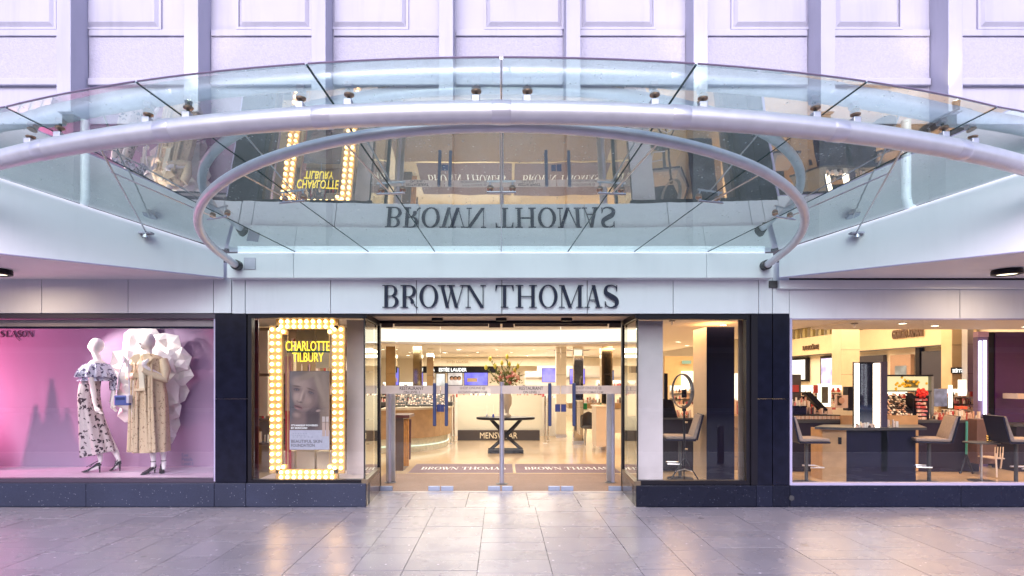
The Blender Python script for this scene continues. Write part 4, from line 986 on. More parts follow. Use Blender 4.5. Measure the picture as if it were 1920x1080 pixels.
# ================================================================== PINK DISPLAY WINDOW
struct(MB().box(-9, -3.55, 7.30, 8.27, .30, .34).build('display_floor', mat('mauve_display_floor', (.55, .44, .56), .35, var=.03)))
struct(MB().box(-9, -3.5, 8.25, 8.30, .2, 2.6).build('display_backdrop', M_PINKW))
struct(MB().box(-3.56, -3.5, 7.32, 8.25, .2, 2.6).build('display_side_wall', mat('pale_mauve_wall', (.6, .5, .6), .6)))
struct(MB().box(-9, -3.5, 7.32, 8.30, 2.48, 2.6).build('display_ceiling', mat('grey_display_ceiling', (.4, .36, .38), .7)))
pel = MB().box(-9, -3.57, 7.31, 7.36, Z(612, 7.31), Z(599, 7.31)).build('blind_box', mat('taupe_blind_box', (.42, .34, .36), .5))
tag(pel, 'long pale taupe blind box along the top of the pink display window', 'blind')
rl = MB().box(-9, -3.57, 7.31, 7.35, Z(616, 7.31), Z(612.3, 7.31)).build('track_rail', M_NAVY); tag(rl, 'thin dark rail under the blind box in the pink display window', 'rail')
# SEASON lettering on the backdrop
t = thing('wall_lettering', 'dark serif word SEASON high on the pink backdrop', 'sign', W(31, 633, 8.24))
for c, a, b in (('S', 1, 8), ('E', 11, 19), ('A', 20, 32), ('S', 33, 40), ('O', 41, 50), ('N', 52, 63)):
    letter(c, 'letter', mat('plum_ink', (.06, .02, .05), .5, var=0), t, W(a, 632, 8.245), 11.5 / 131, 11.5 / 131, (b - a) / 11.5, depth=.004)
MB().tube([W(27, 624, 8.24), W(31, 634, 8.24), W(37, 639, 8.24)], .004, 4).build('flourish', mat('plum_ink', (.06, .02, .05), .5, var=0), t)
t = thing('window_lettering', 'small blue grey lettering low on the right of the pink backdrop', 'sign', W(352, 870, 8.24))
for s_, y_, w_ in (('Esse', 853, 12), ('Petals', 861, 20), ('Level 1', 869.5, 21)):
    text(s_, 'lettering', mat('slate_ink', (.14, .15, .30), .6, var=0), t, W(341 + w_ / 2, y_, 8.245), w_ / 131, .045, depth=.002)

spot('display_spot', (-4.92, 7.40, 2.38), (-4.72, 7.68, 1.85), 11, (1, .92, .82), 100, .6, .015)
spot('display_spot', (-5.95, 7.40, 2.38), (-5.55, 7.80, 1.7), 9, (1, .92, .88), 90, .6, .015)
spot('display_spot', (-6.35, 7.44, 2.46), (-4.5, 8.2, 1.2), 150, (1, .90, .86), 66, .4, .008)
spot('pink_spot', (-8.4, 7.45, 1.35), (-6.4, 8.25, 1.6), 290, (1, .24, .42), 100, .7, .02)
spot('pink_spot', (-3.75, 7.5, 2.44), (-3.7, 8.25, 2.3), 14, (1, .10, .36), 80, .8, .02)
area('display_wash', (-5.6, 7.8, 2.46), 2.8, 3, (.60, .64, 1.0), sy=.5)

spot('display_spot', (-5.25, 7.75, 2.46), (-4.8, 8.12, 2.0), 22, (1, .95, .88), 60, .5, .015)
# leaf sculptures out at the left of the window (their shadow falls on the backdrop)
t = thing('paper_leaves', 'tall cut paper leaves standing at the left end of the pink display window', 'display prop', (-7.15, 7.9, .34))
for dx, h, wd in ((-.32, .95, .14), (-.16, 1.15, .12), (.0, .92, .12), (.12, .62, .13)):
    x = -7.2 + dx
    MB().prism([(x - wd, .34), (x + wd * 1.2, .34), (x + wd * .9, .34 + h * .55), (x + wd * .1, .34 + h), (x - wd * .5, .34 + h * .6)], 7.89 + dx * .1, 7.90 + dx * .1).build('leaf', M_PAPER, t)

# crumpled paper flower: each petal a faceted sheet
pf = thing('paper_flower', 'huge white crumpled paper flower behind the coated mannequin', 'display prop', W(290, 880, 8.1))
rp = random.Random(12)
def cp(cx, cy): return 130 + cx / 3.6, 600 + cy / 3.6
PET = [(500, 165, 150, 0), (660, 190, 110, 1), (390, 290, 105, 2), (380, 395, 95, 0), (385, 500, 105, 3), (420, 610, 85, 1), (740, 265, 90, 3), (745, 365, 95, 2), (720, 480, 100, 0), (690, 600, 75, 2), (690, 700, 70, 1), (660, 790, 60, 3), (470, 380, 120, 4), (600, 330, 130, 5), (620, 480, 120, 4), (520, 560, 110, 5)]
for cx, cy, r_, lay in PET:
    px, py = cp(cx, cy); Y0 = 8.19 - lay * .045 - rp.uniform(0, .03); c = Vector(W(px, py, Y0)); rr_ = r_ / 3.6 / 131
    n = rp.randint(6, 8); vs = [c + Vector((0, -.02, 0))]; m_ = []
    a0 = rp.uniform(0, 6)
    for k in range(n):
        a = a0 + 2 * math.pi * k / n; q = rr_ * rp.uniform(.82, 1.15)
        vs.append(c + Vector((q * .55 * math.cos(a), rp.uniform(-.11, .0), q * .55 * math.sin(a))))
    for k in range(n):
        a = a0 + 2 * math.pi * (k + .3) / n; q = rr_ * rp.uniform(.85, 1.15)
        vs.append(c + Vector((q * math.cos(a), rp.uniform(-.07, .02), q * math.sin(a))))
    f = [(0, 1 + k, 1 + (k + 1) % n) for k in range(n)]
    f += [(1 + k, 1 + n + k, 1 + (k + 1) % n) for k in range(n)] + [(1 + (k + 1) % n, 1 + n + k, 1 + n + (k + 1) % n) for k in range(n)]
    m0 = len(vs); vs2 = [v + Vector((0, .006, 0)) for v in vs]
    f2 = [tuple(i + m0 for i in q[::-1]) for q in f]
    f3 = [(1 + n + k, 1 + n + (k + 1) % n, 1 + n + (k + 1) % n + m0, 1 + n + k + m0) for k in range(n)]
    MB().add(vs + vs2, f + f2 + f3).build('petal', M_PAPER, pf)

# mannequins -------------------------------------------------------------
def body(chains, balls, m, parent, vox=.009, name='body'):
    mb = MB()
    for pts, rad in chains: mb.tube(pts, rad, 14)
    for c, r_, sx, sy, sz in balls: mb.ball(c, r_, 12, sx, sy, sz)
    o = mb.build(name, m, parent)
    rm = o.modifiers.new('remesh', 'REMESH'); rm.mode = 'VOXEL'; rm.voxel_size = vox; rm.use_smooth_shade = True
    sm = o.modifiers.new('smooth', 'SMOOTH'); sm.iterations = 5; sm.factor = .6
    dg = bpy.context.evaluated_depsgraph_get(); dg.update()
    me = bpy.data.meshes.new_from_object(o.evaluated_get(dg)); o.modifiers.clear(); o.data = me
    me.shade_smooth()
    return o
def hand(w_, d, side_, palm=.075):
    """finger chains from wrist w_ along direction d, fanned along side_"""
    w_ = Vector(w_); d = Vector(d).normalized(); s = Vector(side_).normalized(); n_ = d.cross(s)
    out = [([w_, w_ + d * palm * .5, w_ + d * palm], [(.024, .016), (.034, .015), (.034, .013)])]
    for i, (L_, o_) in enumerate(((.062, -.027), (.074, -.009), (.069, .009), (.054, .026))):
        b = w_ + d * palm * .92 + s * o_
        out.append(([b, b + d * L_ * .5 + n_ * .004, b + d * L_ + n_ * .016], [.0085, .008, .0065]))
    b = w_ + d * palm * .25 - s * .024
    out.append(([b, b + d * .028 - s * .020, b + d * .058 - s * .026 + n_ * .01], [.012, .010, .008]))
    return out
def ringloft(rings, n=40, fold=0, nf=9, ph=0):
    """rings: (cx, cy, z, rx, ry, foldscale, tilt)"""
    mb = MB(); vs = []
    for j, (cx, cy, z, rx, ry, fs_, tl) in enumerate(rings):
        for k in range(n):
            a = 2 * math.pi * k / n
            q = 1 + fold * fs_ * (math.sin(nf * a + ph + j * .25) + .5 * math.sin((nf * 2 + 1) * a + 1.3 * ph + j * .6))
            x = cx + rx * q * math.cos(a); y = cy + ry * q * math.sin(a)
            vs.append((x, y, z + tl * math.cos(a)))
    m_ = len(rings)
    mb.add(vs, [(i * n + k, i * n + (k + 1) % n, (i + 1) * n + (k + 1) % n, (i + 1) * n + k) for i in range(m_ - 1) for k in range(n)])
    return mb
def shoe(parent, toe, heel, m, hh=.085):
    """pointed court shoe from heel (x,y) to toe (x,y) standing on floor z"""
    t = Vector((toe[0], toe[1], 0)); h = Vector((heel[0], heel[1], 0)); d = (t - h); L_ = d.length; d.normalize(); s = Vector((-d.y, d.x, 0)); zf = toe[2]
    def P(u, v, z): return h + d * (u * L_) + s * v + Vector((0, 0, zf + z))
    mb = MB()
    prof = [(0.0, .020, hh, hh + .045), (.15, .027, hh - .004, hh + .035), (.4, .028, hh * .62, hh * .62 + .02), (.62, .036, .012, .045), (.8, .032, .004, .030), (1.0, .006, .004, .012)]
    vs = []
    for u, w2, za, zb in prof: vs += [P(u, -w2, za), P(u, w2, za), P(u, w2 * .8, zb), P(u, -w2 * .8, zb)]
    k = len(prof)
    mb.add(vs, [(4 * i + j, 4 * i + (j + 1) % 4, 4 * i + 4 + (j + 1) % 4, 4 * i + 4 + j) for i in range(k - 1) for j in range(4)] + [(0, 3, 2, 1), (4 * k - 4, 4 * k - 3, 4 * k - 2, 4 * k - 1)])
    mb.tube([P(.04, 0, 0), P(.05, 0, hh + .005)], [.007, .013], 8)
    return mb.build('shoe', m, parent)
M_SHOE = mat('black_patent_shoe', (.012, .010, .012), .25)

# floral fabric: dark blossoms on pale ground
def floral(name, ground, dark, sc, thr, dist='F1'):
    m = bpy.data.materials.new(name); m.use_nodes = True
    n = m.node_tree.nodes; L = m.node_tree.links; b = n['Principled BSDF']; b.inputs['Roughness'].default_value = .75
    fb = n.new('ShaderNodeTexNoise'); fb.inputs['Scale'].default_value = 24; fb.inputs['Detail'].default_value = 3; bp = n.new('ShaderNodeBump'); bp.inputs['Strength'].default_value = .6; bp.inputs['Distance'].default_value = .02
    fg = n.new('ShaderNodeNewGeometry'); fm = n.new('ShaderNodeMapping'); fm.inputs['Scale'].default_value = (1, 1, .25); L.new(fg.outputs['Position'], fm.inputs[0]); L.new(fm.outputs[0], fb.inputs['Vector']); L.new(fb.outputs[0], bp.inputs['Height']); L.new(bp.outputs[0], b.inputs['Normal'])
    g = n.new('ShaderNodeNewGeometry')
    no = n.new('ShaderNodeTexNoise'); no.inputs['Scale'].default_value = sc * 1.6; no.inputs['Detail'].default_value = 3; L.new(g.outputs['Position'], no.inputs['Vector'])
    ad = n.new('ShaderNodeVectorMath'); ad.operation = 'MULTIPLY_ADD'; ad.inputs[1].default_value = (.09, .09, .09)
    L.new(no.outputs['Color'], ad.inputs[0]); L.new(g.outputs['Position'], ad.inputs[2])
    v = n.new('ShaderNodeTexVoronoi'); v.inputs['Scale'].default_value = sc; L.new(ad.outputs[0], v.inputs['Vector'])
    mr = n.new('ShaderNodeMapRange'); mr.inputs[1].default_value = thr; mr.inputs[2].default_value = thr + .06
    L.new(v.outputs['Distance'], mr.inputs[0])
    mx = n.new('ShaderNodeMix'); mx.data_type = 'RGBA'; mx.inputs[6].default_value = (*dark, 1); mx.inputs[7].default_value = (*ground, 1)
    L.new(mr.outputs[0], mx.inputs[0]); L.new(mx.outputs[2], b.inputs['Base Color']); MATS[name] = m; return m
M_FLO = floral('floral_skirt_fabric', (.50, .42, .44), (.035, .015, .03), 17, .36)
M_FLO2 = floral('floral_ruffle_fabric', (.52, .52, .66), (.06, .05, .12), 20, .36)
M_COAT = floral('gold_print_fabric', (.60, .45, .30), (.30, .19, .12), 22, .22)
M_COATP = mat('pale_gold_satin', (.70, .56, .38), .45, var=.15, scale=9)

Y1 = 7.80
def A(px, py, dy=0): v = W(px, py, Y1); return Vector((v[0], Y1 + dy, v[2]))
def C1(cx, cy, dy=0): return A(130 + cx / 3.6, 600 + cy / 3.6, dy)
m1 = thing('mannequin', 'white mannequin in profile with floral off shoulder dress, left of the paper flower', 'mannequin', (A(185, 880).x, Y1, .34), group='mannequins in the pink display window')
ch = [([C1(150, 600), C1(148, 520), C1(150, 450), C1(158, 390), C1(178, 330), C1(196, 292), C1(205, 272)], [(.07, .11), (.088, .13), (.085, .11), (.085, .12), (.10, .15), (.08, .14), (.05, .07)]),
      ([C1(200, 290), C1(185, 245), C1(168, 205), C1(170, 180)], [(.055, .055), (.044, .044), (.042, .042), (.045, .045)]),
      ([C1(190, 320, -.15), C1(205, 400, -.16), C1(212, 470, -.14), C1(228, 560, -.16), C1(240, 590, -.17)], [(.045, .045), (.036, .036), (.034, .034), (.024, .024), (.022, .018)]),
      ([C1(225, 320, .15), C1(255, 410, .14), C1(262, 500, .12), C1(262, 570, .08)], [.045, .036, .030, .022]),
      ([C1(150, 600, -.06), C1(185, 780, -.06), C1(225, 880, -.06), C1(232, 945, -.06), C1(212, 990, -.06), C1(150, 1010, -.06)], [(.07, .07), (.052, .055), (.042, .045), (.026, .026), (.028, .024), (.020, .022)]),
      ([C1(155, 600, .06), C1(235, 790, .06), C1(290, 890, .06), C1(315, 950, .06), C1(300, 995, .06), C1(268, 1012, .06)], [(.07, .07), (.052, .055), (.042, .045), (.026, .026), (.028, .024), (.020, .022)])]
ch += hand(C1(240, 590, -.17), (.55, -.05, -.6), (.1, 1, 0), .06)
ch += hand(C1(262, 570, .08), (.35, 0, -.8), (.1, 1, 0), .06)
bl = [(C1(185, 170), .088, 1.12, .86, 1.12), (C1(160, 180), .062, 1.1, .85, 1.0), (C1(132, 178), .018, 1.2, .8, 1.0), (C1(142, 196), .020, 1.2, .9, .7), (C1(150, 207), .022, 1.1, 1.0, .8)]
body(ch, bl, M_MANN, m1)
def mrings(L_, dy=0, ry=None):
    out = []
    for cy, l, r_, k, fs_, tl in L_:
        a = C1(l, cy); b = C1(r_, cy); rx = (b.x - a.x) / 2
        out.append(((a.x + b.x) / 2, Y1 + dy, a.z, rx, k, fs_, tl))
    return out
ringloft(mrings([(395, 90, 205, .12, .2, 0), (450, 78, 195, .14, .3, 0), (520, 74, 190, .155, .5, 0), (600, 80, 200, .16, .7, 0), (680, 84, 225, .17, .9, 0), (760, 88, 252, .18, 1.1, .01), (840, 92, 282, .19, 1.2, .02), (905, 97, 303, .19, 1.3, .045)]), 72, .075, 6).build('long_skirt', M_FLO, m1, smooth=True)
ringloft(mrings([(293, 150, 245, .13, .3, 0), (305, 118, 258, .175, .6, 0), (335, 88, 275, .20, 1.2, 0), (372, 62, 290, .215, 1.7, .01), (385, 66, 286, .21, 1.9, .0), (392, 95, 262, .17, 1.2, 0), (412, 80, 280, .185, 1.8, 0)]), 60, .045, 13).build('ruffle_top', M_FLO2, m1, smooth=True)
ringloft([(C1(262, y).x, Y1 + .13, C1(262, y).z, rx, .06, 1, 0) for y, rx in ((385, .05), (430, .062), (475, .055))], 24, .08, 6).build('sleeve', M_FLO2, m1, smooth=True)
for tx, hx, dy in ((105, 235, -.06), (250, 328, .06)):
    a = C1(tx, 1018, dy); b = C1(hx, 1018, dy)
    sh_ = shoe(m1, (a.x, a.y, .34), (b.x, b.y - .01, .34), M_SHOE, .095)
    for k in (0, 1):
        p = C1(hx - 10 - k * 18, 945 + k * 8, dy); q = C1(tx + 45 + (22 * k), 985, dy)
        MB().tube([p + Vector((0, -.03, .0)), p.lerp(q, .5) + Vector((0, -.045, .0)), q + Vector((0, -.035, 0))], .005, 5).build('strap', M_SHOE, sh_)

Y1 = 7.68
m2 = thing('mannequin', 'white mannequin in a long gold printed coat carrying a blue bag', 'mannequin', (A(290, 880).x, Y1, .34), group='mannequins in the pink display window')
ch = [([C1(552, 560), C1(552, 500), C1(550, 420), C1(548, 330), C1(545, 275), C1(540, 245)], [(.11, .10), (.15, .12), (.11, .09), (.14, .11), (.15, .10), (.06, .06)]),
      ([C1(540, 255), C1(536, 215), C1(530, 180)], [(.048, .048), (.042, .045), (.05, .05)]),
      ([C1(470, 275), C1(438, 330, -.02), C1(425, 385, -.03), C1(470, 330, -.17), C1(452, 285, -.21)], [.045, .040, .034, .028, .022]),
      ([C1(620, 275), C1(645, 335, -.02), C1(648, 390, -.03), C1(585, 330, -.18), C1(560, 300, -.21)], [.045, .040, .034, .028, .022]),
      ([C1(530, 560), C1(545, 760), C1(560, 860), C1(568, 950), C1(565, 1000), C1(545, 1030, -.07)], [(.085, .085), (.058, .060), (.05, .052), (.028, .028), (.030, .03), (.024, .02)]),
      ([C1(580, 560), C1(600, 760, .05), C1(608, 860, .07), C1(614, 940, .08), C1(615, 985, .08), C1(632, 1012, .02)], [(.085, .085), (.058, .060), (.05, .052), (.028, .028), (.030, .03), (.024, .02)])]
ch += hand(C1(452, 285, -.21), (-.45, -.2, .75), (.8, -.5, .3), .06)
ch += hand(C1(560, 300, -.21), (.75, -.2, .45), (.3, -.5, .8), .06)
bl = [(C1(535, 145), .092, .88, 1.05, 1.22), (C1(512, 165, -.03), .058, .95, 1.0, 1.1), (C1(502, 158, -.085), .016, .8, 1.2, 1.3), (C1(505, 182, -.075), .018, 1, 1, .6), (C1(512, 195, -.05), .024, 1, 1, .8), (C1(560, 155, .01), .022, .5, .8, 1.3)]
body(ch, bl, M_MANN, m2)
ringloft(mrings([(228, 520, 562, .055, 0, 0), (244, 470, 612, .10, .2, 0), (262, 448, 632, .125, .3, 0), (300, 440, 642, .15, .5, 0), (380, 448, 640, .16, .8, 0), (450, 455, 640, .15, .9, 0), (500, 448, 652, .16, 1, 0), (600, 442, 658, .17, 1.2, 0), (700, 436, 662, .175, 1.4, 0), (800, 433, 665, .18, 1.5, 0), (850, 431, 667, .18, 1.6, 0), (888, 430, 667, .18, 1.7, .004)]), 72, .035, 7, 1.1).build('long_coat', M_COAT, m2, smooth=True)
for pts, nm in (([C1(458, 262), C1(432, 320, -.02), C1(424, 388, -.04), C1(455, 385, -.12), C1(512, 372, -.2)], 'sleeve'), ([C1(632, 268), C1(656, 330, -.02), C1(652, 400, -.04), C1(610, 375, -.12), C1(560, 335, -.2)], 'sleeve')):
    MB().tube(pts, [(.058, .06), (.066, .065), (.062, .06), (.055, .055), (.036, .036)], 14).build(nm, M_COATP, m2, smooth=True)
MB().tube([C1(500, 240, -.10), C1(540, 330, -.175), C1(552, 460, -.17)], [(.03, .01), (.05, .012), (.045, .012)], 10).build('blouse_front', mat('ivory_satin', (.80, .72, .56), .35), m2, smooth=True)
MB().tube([C1(528, 235, -.10), C1(545, 250, -.12), C1(575, 230, -.09)], .016, 8).build('bow', M_COATP, m2)
MB().prism([(C1(532, 300).x, C1(532, 300).z), (C1(560, 300).x, C1(560, 300).z), (C1(572, 460).x, C1(572, 460).z), (C1(536, 460).x, C1(536, 460).z)], Y1 - .205, Y1 - .195).build('tie_end', mat('ivory_satin', (.80, .72, .56), .35), m2)
for s_, pts in ((-1, [(530, 232), (500, 236), (470, 262), (505, 300), (533, 262)]), (1, [(545, 232), (575, 230), (618, 258), (575, 305), (548, 262)])):
    q = [(C1(a_, b_).x, C1(a_, b_).z) for a_, b_ in pts]
    MB().prism(q, Y1 - .175 + .01 * s_, Y1 - .165 + .01 * s_).build('collar_flap', M_COATP, m2)
MB().prism([(C1(a_, b_).x, C1(a_, b_).z) for a_, b_ in ((500, 462), (575, 458), (578, 474), (502, 478))], Y1 - .212, Y1 - .19).build('belt', M_COATP, m2)
for k, (x0_, x1_) in enumerate(((520, 510), (560, 585), (480, 462), (605, 630), (500, 488), (588, 606))):
    MB().tube([C1(x0_, 300, -.165), C1((x0_ + x1_) / 2, 600, -.19), C1(x1_, 880, -.19)], [(.014, .008), (.02, .012), (.026, .014)], 8).build('coat_fold', M_COAT, m2, smooth=True)
for tx, ty, hx, dyt, dyh in ((535, 1042, 572, -.17, .03), (640, 1030, 592, -.06, .12)):
    a = C1(tx, 1000, dyt); b = C1(hx, 1000, dyh)
    sh_ = shoe(m2, (a.x, a.y, .34), (b.x, b.y, .34), M_SHOE, .07)
    p = C1(566 if tx < 600 else 612, 955, 0 if tx < 600 else .08)
    MB().tube([p + Vector((.031 * math.cos(a_), .031 * math.sin(a_), 0)) for a_ in [i * math.pi / 6 for i in range(13)]], .005, 5, cap=False).build('ankle_strap', M_SHOE, sh_)
bgp = thing('handbag', 'small blue and white box handbag hanging from the coated mannequin', 'bag', C1(445, 535, -.26))
a = C1(398, 570, -.26); b = C1(495, 505, -.26)
MB().box(a.x, b.x, a.y - .03, a.y + .04, a.z, b.z).build('body', mat('blue_leather', (.10, .13, .36), .35), bgp, bevel=.012)
MB().box(a.x + .03, b.x - .05, a.y - .036, a.y - .030, a.z + .07, b.z - .025).build('clasp', mat('dark_blue_leather', (.04, .05, .16), .3), bgp)
MB().box(b.x - .03, b.x + .006, a.y - .034, a.y + .044, a.z + .03, b.z + .004).build('gusset', mat('pale_lilac_leather', (.62, .58, .68), .4), bgp, bevel=.008)
MB().tube([C1(402, 508, -.25), C1(415, 380, -.25), C1(455, 262, -.24), C1(478, 275, -.24), C1(484, 380, -.25), C1(488, 508, -.25)], .007, 6).build('strap', mat('pale_lilac_leather', (.62, .58, .68), .4), bgp)

# ================================================================== BULB LIT FRAME WINDOW
struct(MB().box(-3.15, -1.76, 7.32, 8.2, .26, .296).build('bulb_window_floor', mat('white_display_floor', (.6, .5, .48), .4)))
YM = 7.42
def m_(px, py, dy=0): v = W(px, py, YM); return (v[0], YM + dy, v[2])
mq = thing('bulb_frame', 'tall gold frame of glowing round bulbs around a poster', 'light sign', (X(575, YM), YM, .30))
pl = MB()
def plate(a, b, t, bo): pl.box(X(a, YM), X(b, YM), YM, YM + .05, Z(bo, YM), Z(t, YM))
plate(517, 634, 598, 617); plate(517, 634, 880, 899); plate(505, 529, 610.2, 887.8); plate(622, 646, 610.2, 887.8)
pl.box(X(529.2, YM), X(537, YM), YM + .002, YM + .052, Z(627, YM), Z(617.2, YM)); pl.box(X(614, YM), X(621.8, YM), YM + .002, YM + .052, Z(627, YM), Z(617.2, YM))
pl.box(X(529.2, YM), X(537, YM), YM + .002, YM + .052, Z(879.8, YM), Z(871, YM)); pl.box(X(614, YM), X(621.8, YM), YM + .002, YM + .052, Z(879.8, YM), Z(871, YM))
pl.build('frame', mat('brass_frame', (.55, .36, .15), .35, metal=.6), mq)
M_BULB = emis('bulb_glow', (1, .60, .22), 7)
bm0 = MB().ball((0, 0, 0), .0245, 8).build('bulb', M_BULB, mq, smooth=True); bme = bm0.data; o0 = origin(mq)
for v in bme.vertices: v.co += Vector(o0)
pos = []
for k in range(21):
    y = 618 + 12.95 * k
    for x in (511, 523, 628, 640): pos.append((x, y))
for k in range(9):
    x = 528 + 11.9 * k
    for y in (603, 612.5, 885, 894.5): pos.append((x, y))
pos += [(532, 622), (619, 622), (532, 875), (619, 875)]
for i, (px, py) in enumerate(pos):
    b = bm0 if i == 0 else bm0.copy()
    if i: COL.objects.link(b)
    b.location = Vector(m_(px, py, -.022)) - o0
text('CHARLOTTE', 'bulb_lettering', emis('yellow_letter_glow', (1, .70, .03), 1.5), mq, m_(578, 649, -.02), 82 / 145.5, 18.5 / 145.5, bold=.0, depth=.012)
text('TILBURY', 'bulb_lettering', emis('yellow_letter_glow', (1, .70, .03), 1.5), mq, m_(578.5, 670, -.02), 58 / 145.5, 17 / 145.5, bold=.0, depth=.012)
MB().box(X(538, YM), X(618, YM), YM + .0, YM + .01, Z(661, YM), Z(657.5, YM)).build('crossbar', M_BEDGE, mq)
for px in (539, 617): MB().box(X(px, YM) - .004, X(px, YM) + .004, YM + .01, YM + .02, Z(878, YM), Z(620, YM)).build('inner_rail', mat('brass_frame', (.55, .36, .15), .35, metal=.6), mq)
# poster
po = thing('poster', 'greyish portrait poster of a fair haired woman above a white caption block', 'poster', W(580, 843, 7.40))
Yp = 7.395
def pm(name, c): return mat('print_' + name, c, .45, var=.08, scale=25)
def el(cx, cy, rx, ry, d, m, name, rot=0, n=28):
    pts = []
    for k in range(n):
        a = 2 * math.pi * k / n; u = rx * math.cos(a); v = ry * math.sin(a)
        q = (cx + u * math.cos(rot) - v * math.sin(rot), cy + u * math.sin(rot) + v * math.cos(rot))
        q = (min(max(q[0], 543), 617), min(max(q[1], 696), 806)); pts.append((X(q[0], Yp), Z(q[1], Yp)))
    return MB().prism(pts, Yp - d - .0006, Yp - d).build(name, m, po)
MB().pbox(543, 617.5, Yp, Yp + .012, 696, 843).build('sheet', pm('grey', (.13, .115, .13)), po)
# the printed portrait: soft procedural shapes on one sheet
def portrait():
    m = bpy.data.materials.new('print_portrait'); m.use_nodes = True
    n = m.node_tree.nodes; L = m.node_tree.links; b = n['Principled BSDF']; b.inputs['Roughness'].default_value = .4
    g = n.new('ShaderNodeNewGeometry'); sp = n.new('ShaderNodeSeparateXYZ'); L.new(g.outputs['Position'], sp.inputs[0])
    def mt(op, a, c=None, d=None):
        x = n.new('ShaderNodeMath'); x.operation = op
        for i_, v in enumerate((a, c, d)):
            if v is None: continue
            if isinstance(v, (int, float)): x.inputs[i_].default_value = v
            else: L.new(v, x.inputs[i_])
        return x.outputs[0]
    PX = mt('MULTIPLY_ADD', sp.outputs[0], F / Yp, CX); PY = mt('MULTIPLY_ADD', sp.outputs[2], -F / Yp, H0 + EYE * F / Yp)
    nz = n.new('ShaderNodeTexNoise'); nz.inputs['Scale'].default_value = 14; nz.inputs['Detail'].default_value = 4; L.new(g.outputs['Position'], nz.inputs['Vector'])
    wob = mt('MULTIPLY_ADD', nz.outputs[0], .5, -.25)
    last = None
    def E(cx, cy, rx, ry, rot, soft, col, wb=0.0):
        nonlocal last
        dx = mt('SUBTRACT', PX, cx); dy = mt('SUBTRACT', PY, cy); c, s_ = math.cos(rot), math.sin(rot)
        u = mt('DIVIDE', mt('ADD', mt('MULTIPLY', dx, c), mt('MULTIPLY', dy, s_)), rx); v = mt('DIVIDE', mt('SUBTRACT', mt('MULTIPLY', dy, c), mt('MULTIPLY', dx, s_)), ry)
        r = mt('SQRT', mt('ADD', mt('MULTIPLY', u, u), mt('MULTIPLY', v, v)))
        if wb: r = mt('MULTIPLY_ADD', wob, wb, r)
        k = n.new('ShaderNodeMapRange'); k.interpolation_type = 'SMOOTHSTEP'; k.inputs[1].default_value = 1 + soft; k.inputs[2].default_value = 1 - soft; L.new(r, k.inputs[0])
        mx = n.new('ShaderNodeMix'); mx.data_type = 'RGBA'; L.new(k.outputs[0], mx.inputs[0]); mx.inputs[7].default_value = (*[q * s_c for q, s_c in zip(col, (.92, .82, .76))], 1)
        if last is None: mx.inputs[6].default_value = (.10, .09, .10, 1)
        else: L.new(last, mx.inputs[6])
        last = mx.outputs[2]
    E(550, 700, 22, 40, 0, .6, (.17, .15, .16))
    E(604, 760, 26, 62, -.10, .25, (.17, .13, .115), 1.2)          # long hair behind
    E(590, 708, 27, 18, .2, .3, (.20, .155, .13), .8)
    E(612, 745, 9, 55, -.12, .6, (.27, .215, .18), 1.5)
    E(566, 802, 34, 20, -.15, .35, (.155, .112, .115))            # shoulders
    E(586, 782, 17, 26, .35, .35, (.075, .055, .062))             # shadow under the jaw
    E(562, 786, 12, 22, .1, .4, (.17, .122, .122))                # neck
    E(573, 738, 22.5, 34, .20, .10, (.23, .172, .165))            # face
    E(566, 732, 14, 23, .22, .5, (.33, .255, .235))               # lit plane
    E(560, 716, 11, 9, .2, .7, (.37, .29, .265)); E(588, 745, 8, 20, .1, .7, (.185, .135, .135))
    E(556, 744, 5, 7, .2, .8, (.40, .315, .29)); E(578, 751, 6, 7, .3, .9, (.31, .235, .215))
    for x_, y_, rt in ((556.5, 730, .12), (583.5, 736, .38)):
        E(x_, y_, 8, 5, rt, .8, (.165, .12, .125)); E(x_ - .5, y_ - 6, 7.5, 1.3, rt, .6, (.13, .09, .08))
        E(x_, y_ + .3, 5, 2.1, rt, .35, (.06, .045, .055)); E(x_, y_ + .7, 2.9, 1.2, rt, .5, (.25, .23, .26)); E(x_, y_ + .5, 1.3, 1.3, rt, .4, (.04, .04, .055))
    E(565, 744, 1.7, 10, .28, .9, (.44, .35, .32)); E(569.5, 745, 2.2, 9, .28, .9, (.20, .15, .145)); E(562, 753.5, 5.2, 1.8, .3, .6, (.13, .09, .095)); E(561, 751.5, 2.6, 1.8, 0, .7, (.36, .28, .255))
    E(559.5, 763.5, 8.6, 3.5, .34, .3, (.20, .105, .115)); E(559.5, 762.9, 7.8, .8, .36, .5, (.06, .03, .035)); E(557.5, 766, 4, 1.3, .34, .8, (.34, .205, .205)); E(557, 772, 6, 2, .3, .9, (.14, .10, .10))
    E(556, 778, 6, 4, .2, .9, (.31, .235, .22)); E(597, 770, 4.5, 2.2, -.2, .4, (.36, .29, .27))
    E(581, 703, 26, 6, -.42, .5, (.27, .215, .175), 1.0); E(598, 722, 5, 26, -.30, .6, (.30, .245, .20), 1.0); E(607, 790, 6, 30, -.1, .7, (.23, .18, .15), 1.2)
    L.new(last, b.inputs['Base Color']); return m
MB().pbox(543.3, 617.2, Yp - .003, Yp - .001, 696.3, 806.3).build('portrait_print', portrait(), po)
MB().pbox(543, 617.5, Yp - .008, Yp - .007, 806.5, 843).build('caption_block', pm('white', (.40, .40, .48)), po)
text("IT'S MAKEUP POWERED", 'lettering', M_WHITEP, po, W(571, 797.5, Yp - .009), 50 / 146, .023, bold=.03, depth=.001)
text('BY SKINCARE!', 'lettering', M_WHITEP, po, W(561, 802.5, Yp - .009), 30 / 146, .023, bold=.03, depth=.001)
PI = mat('print_grey_ink', (.12, .11, .13), .6, var=0)
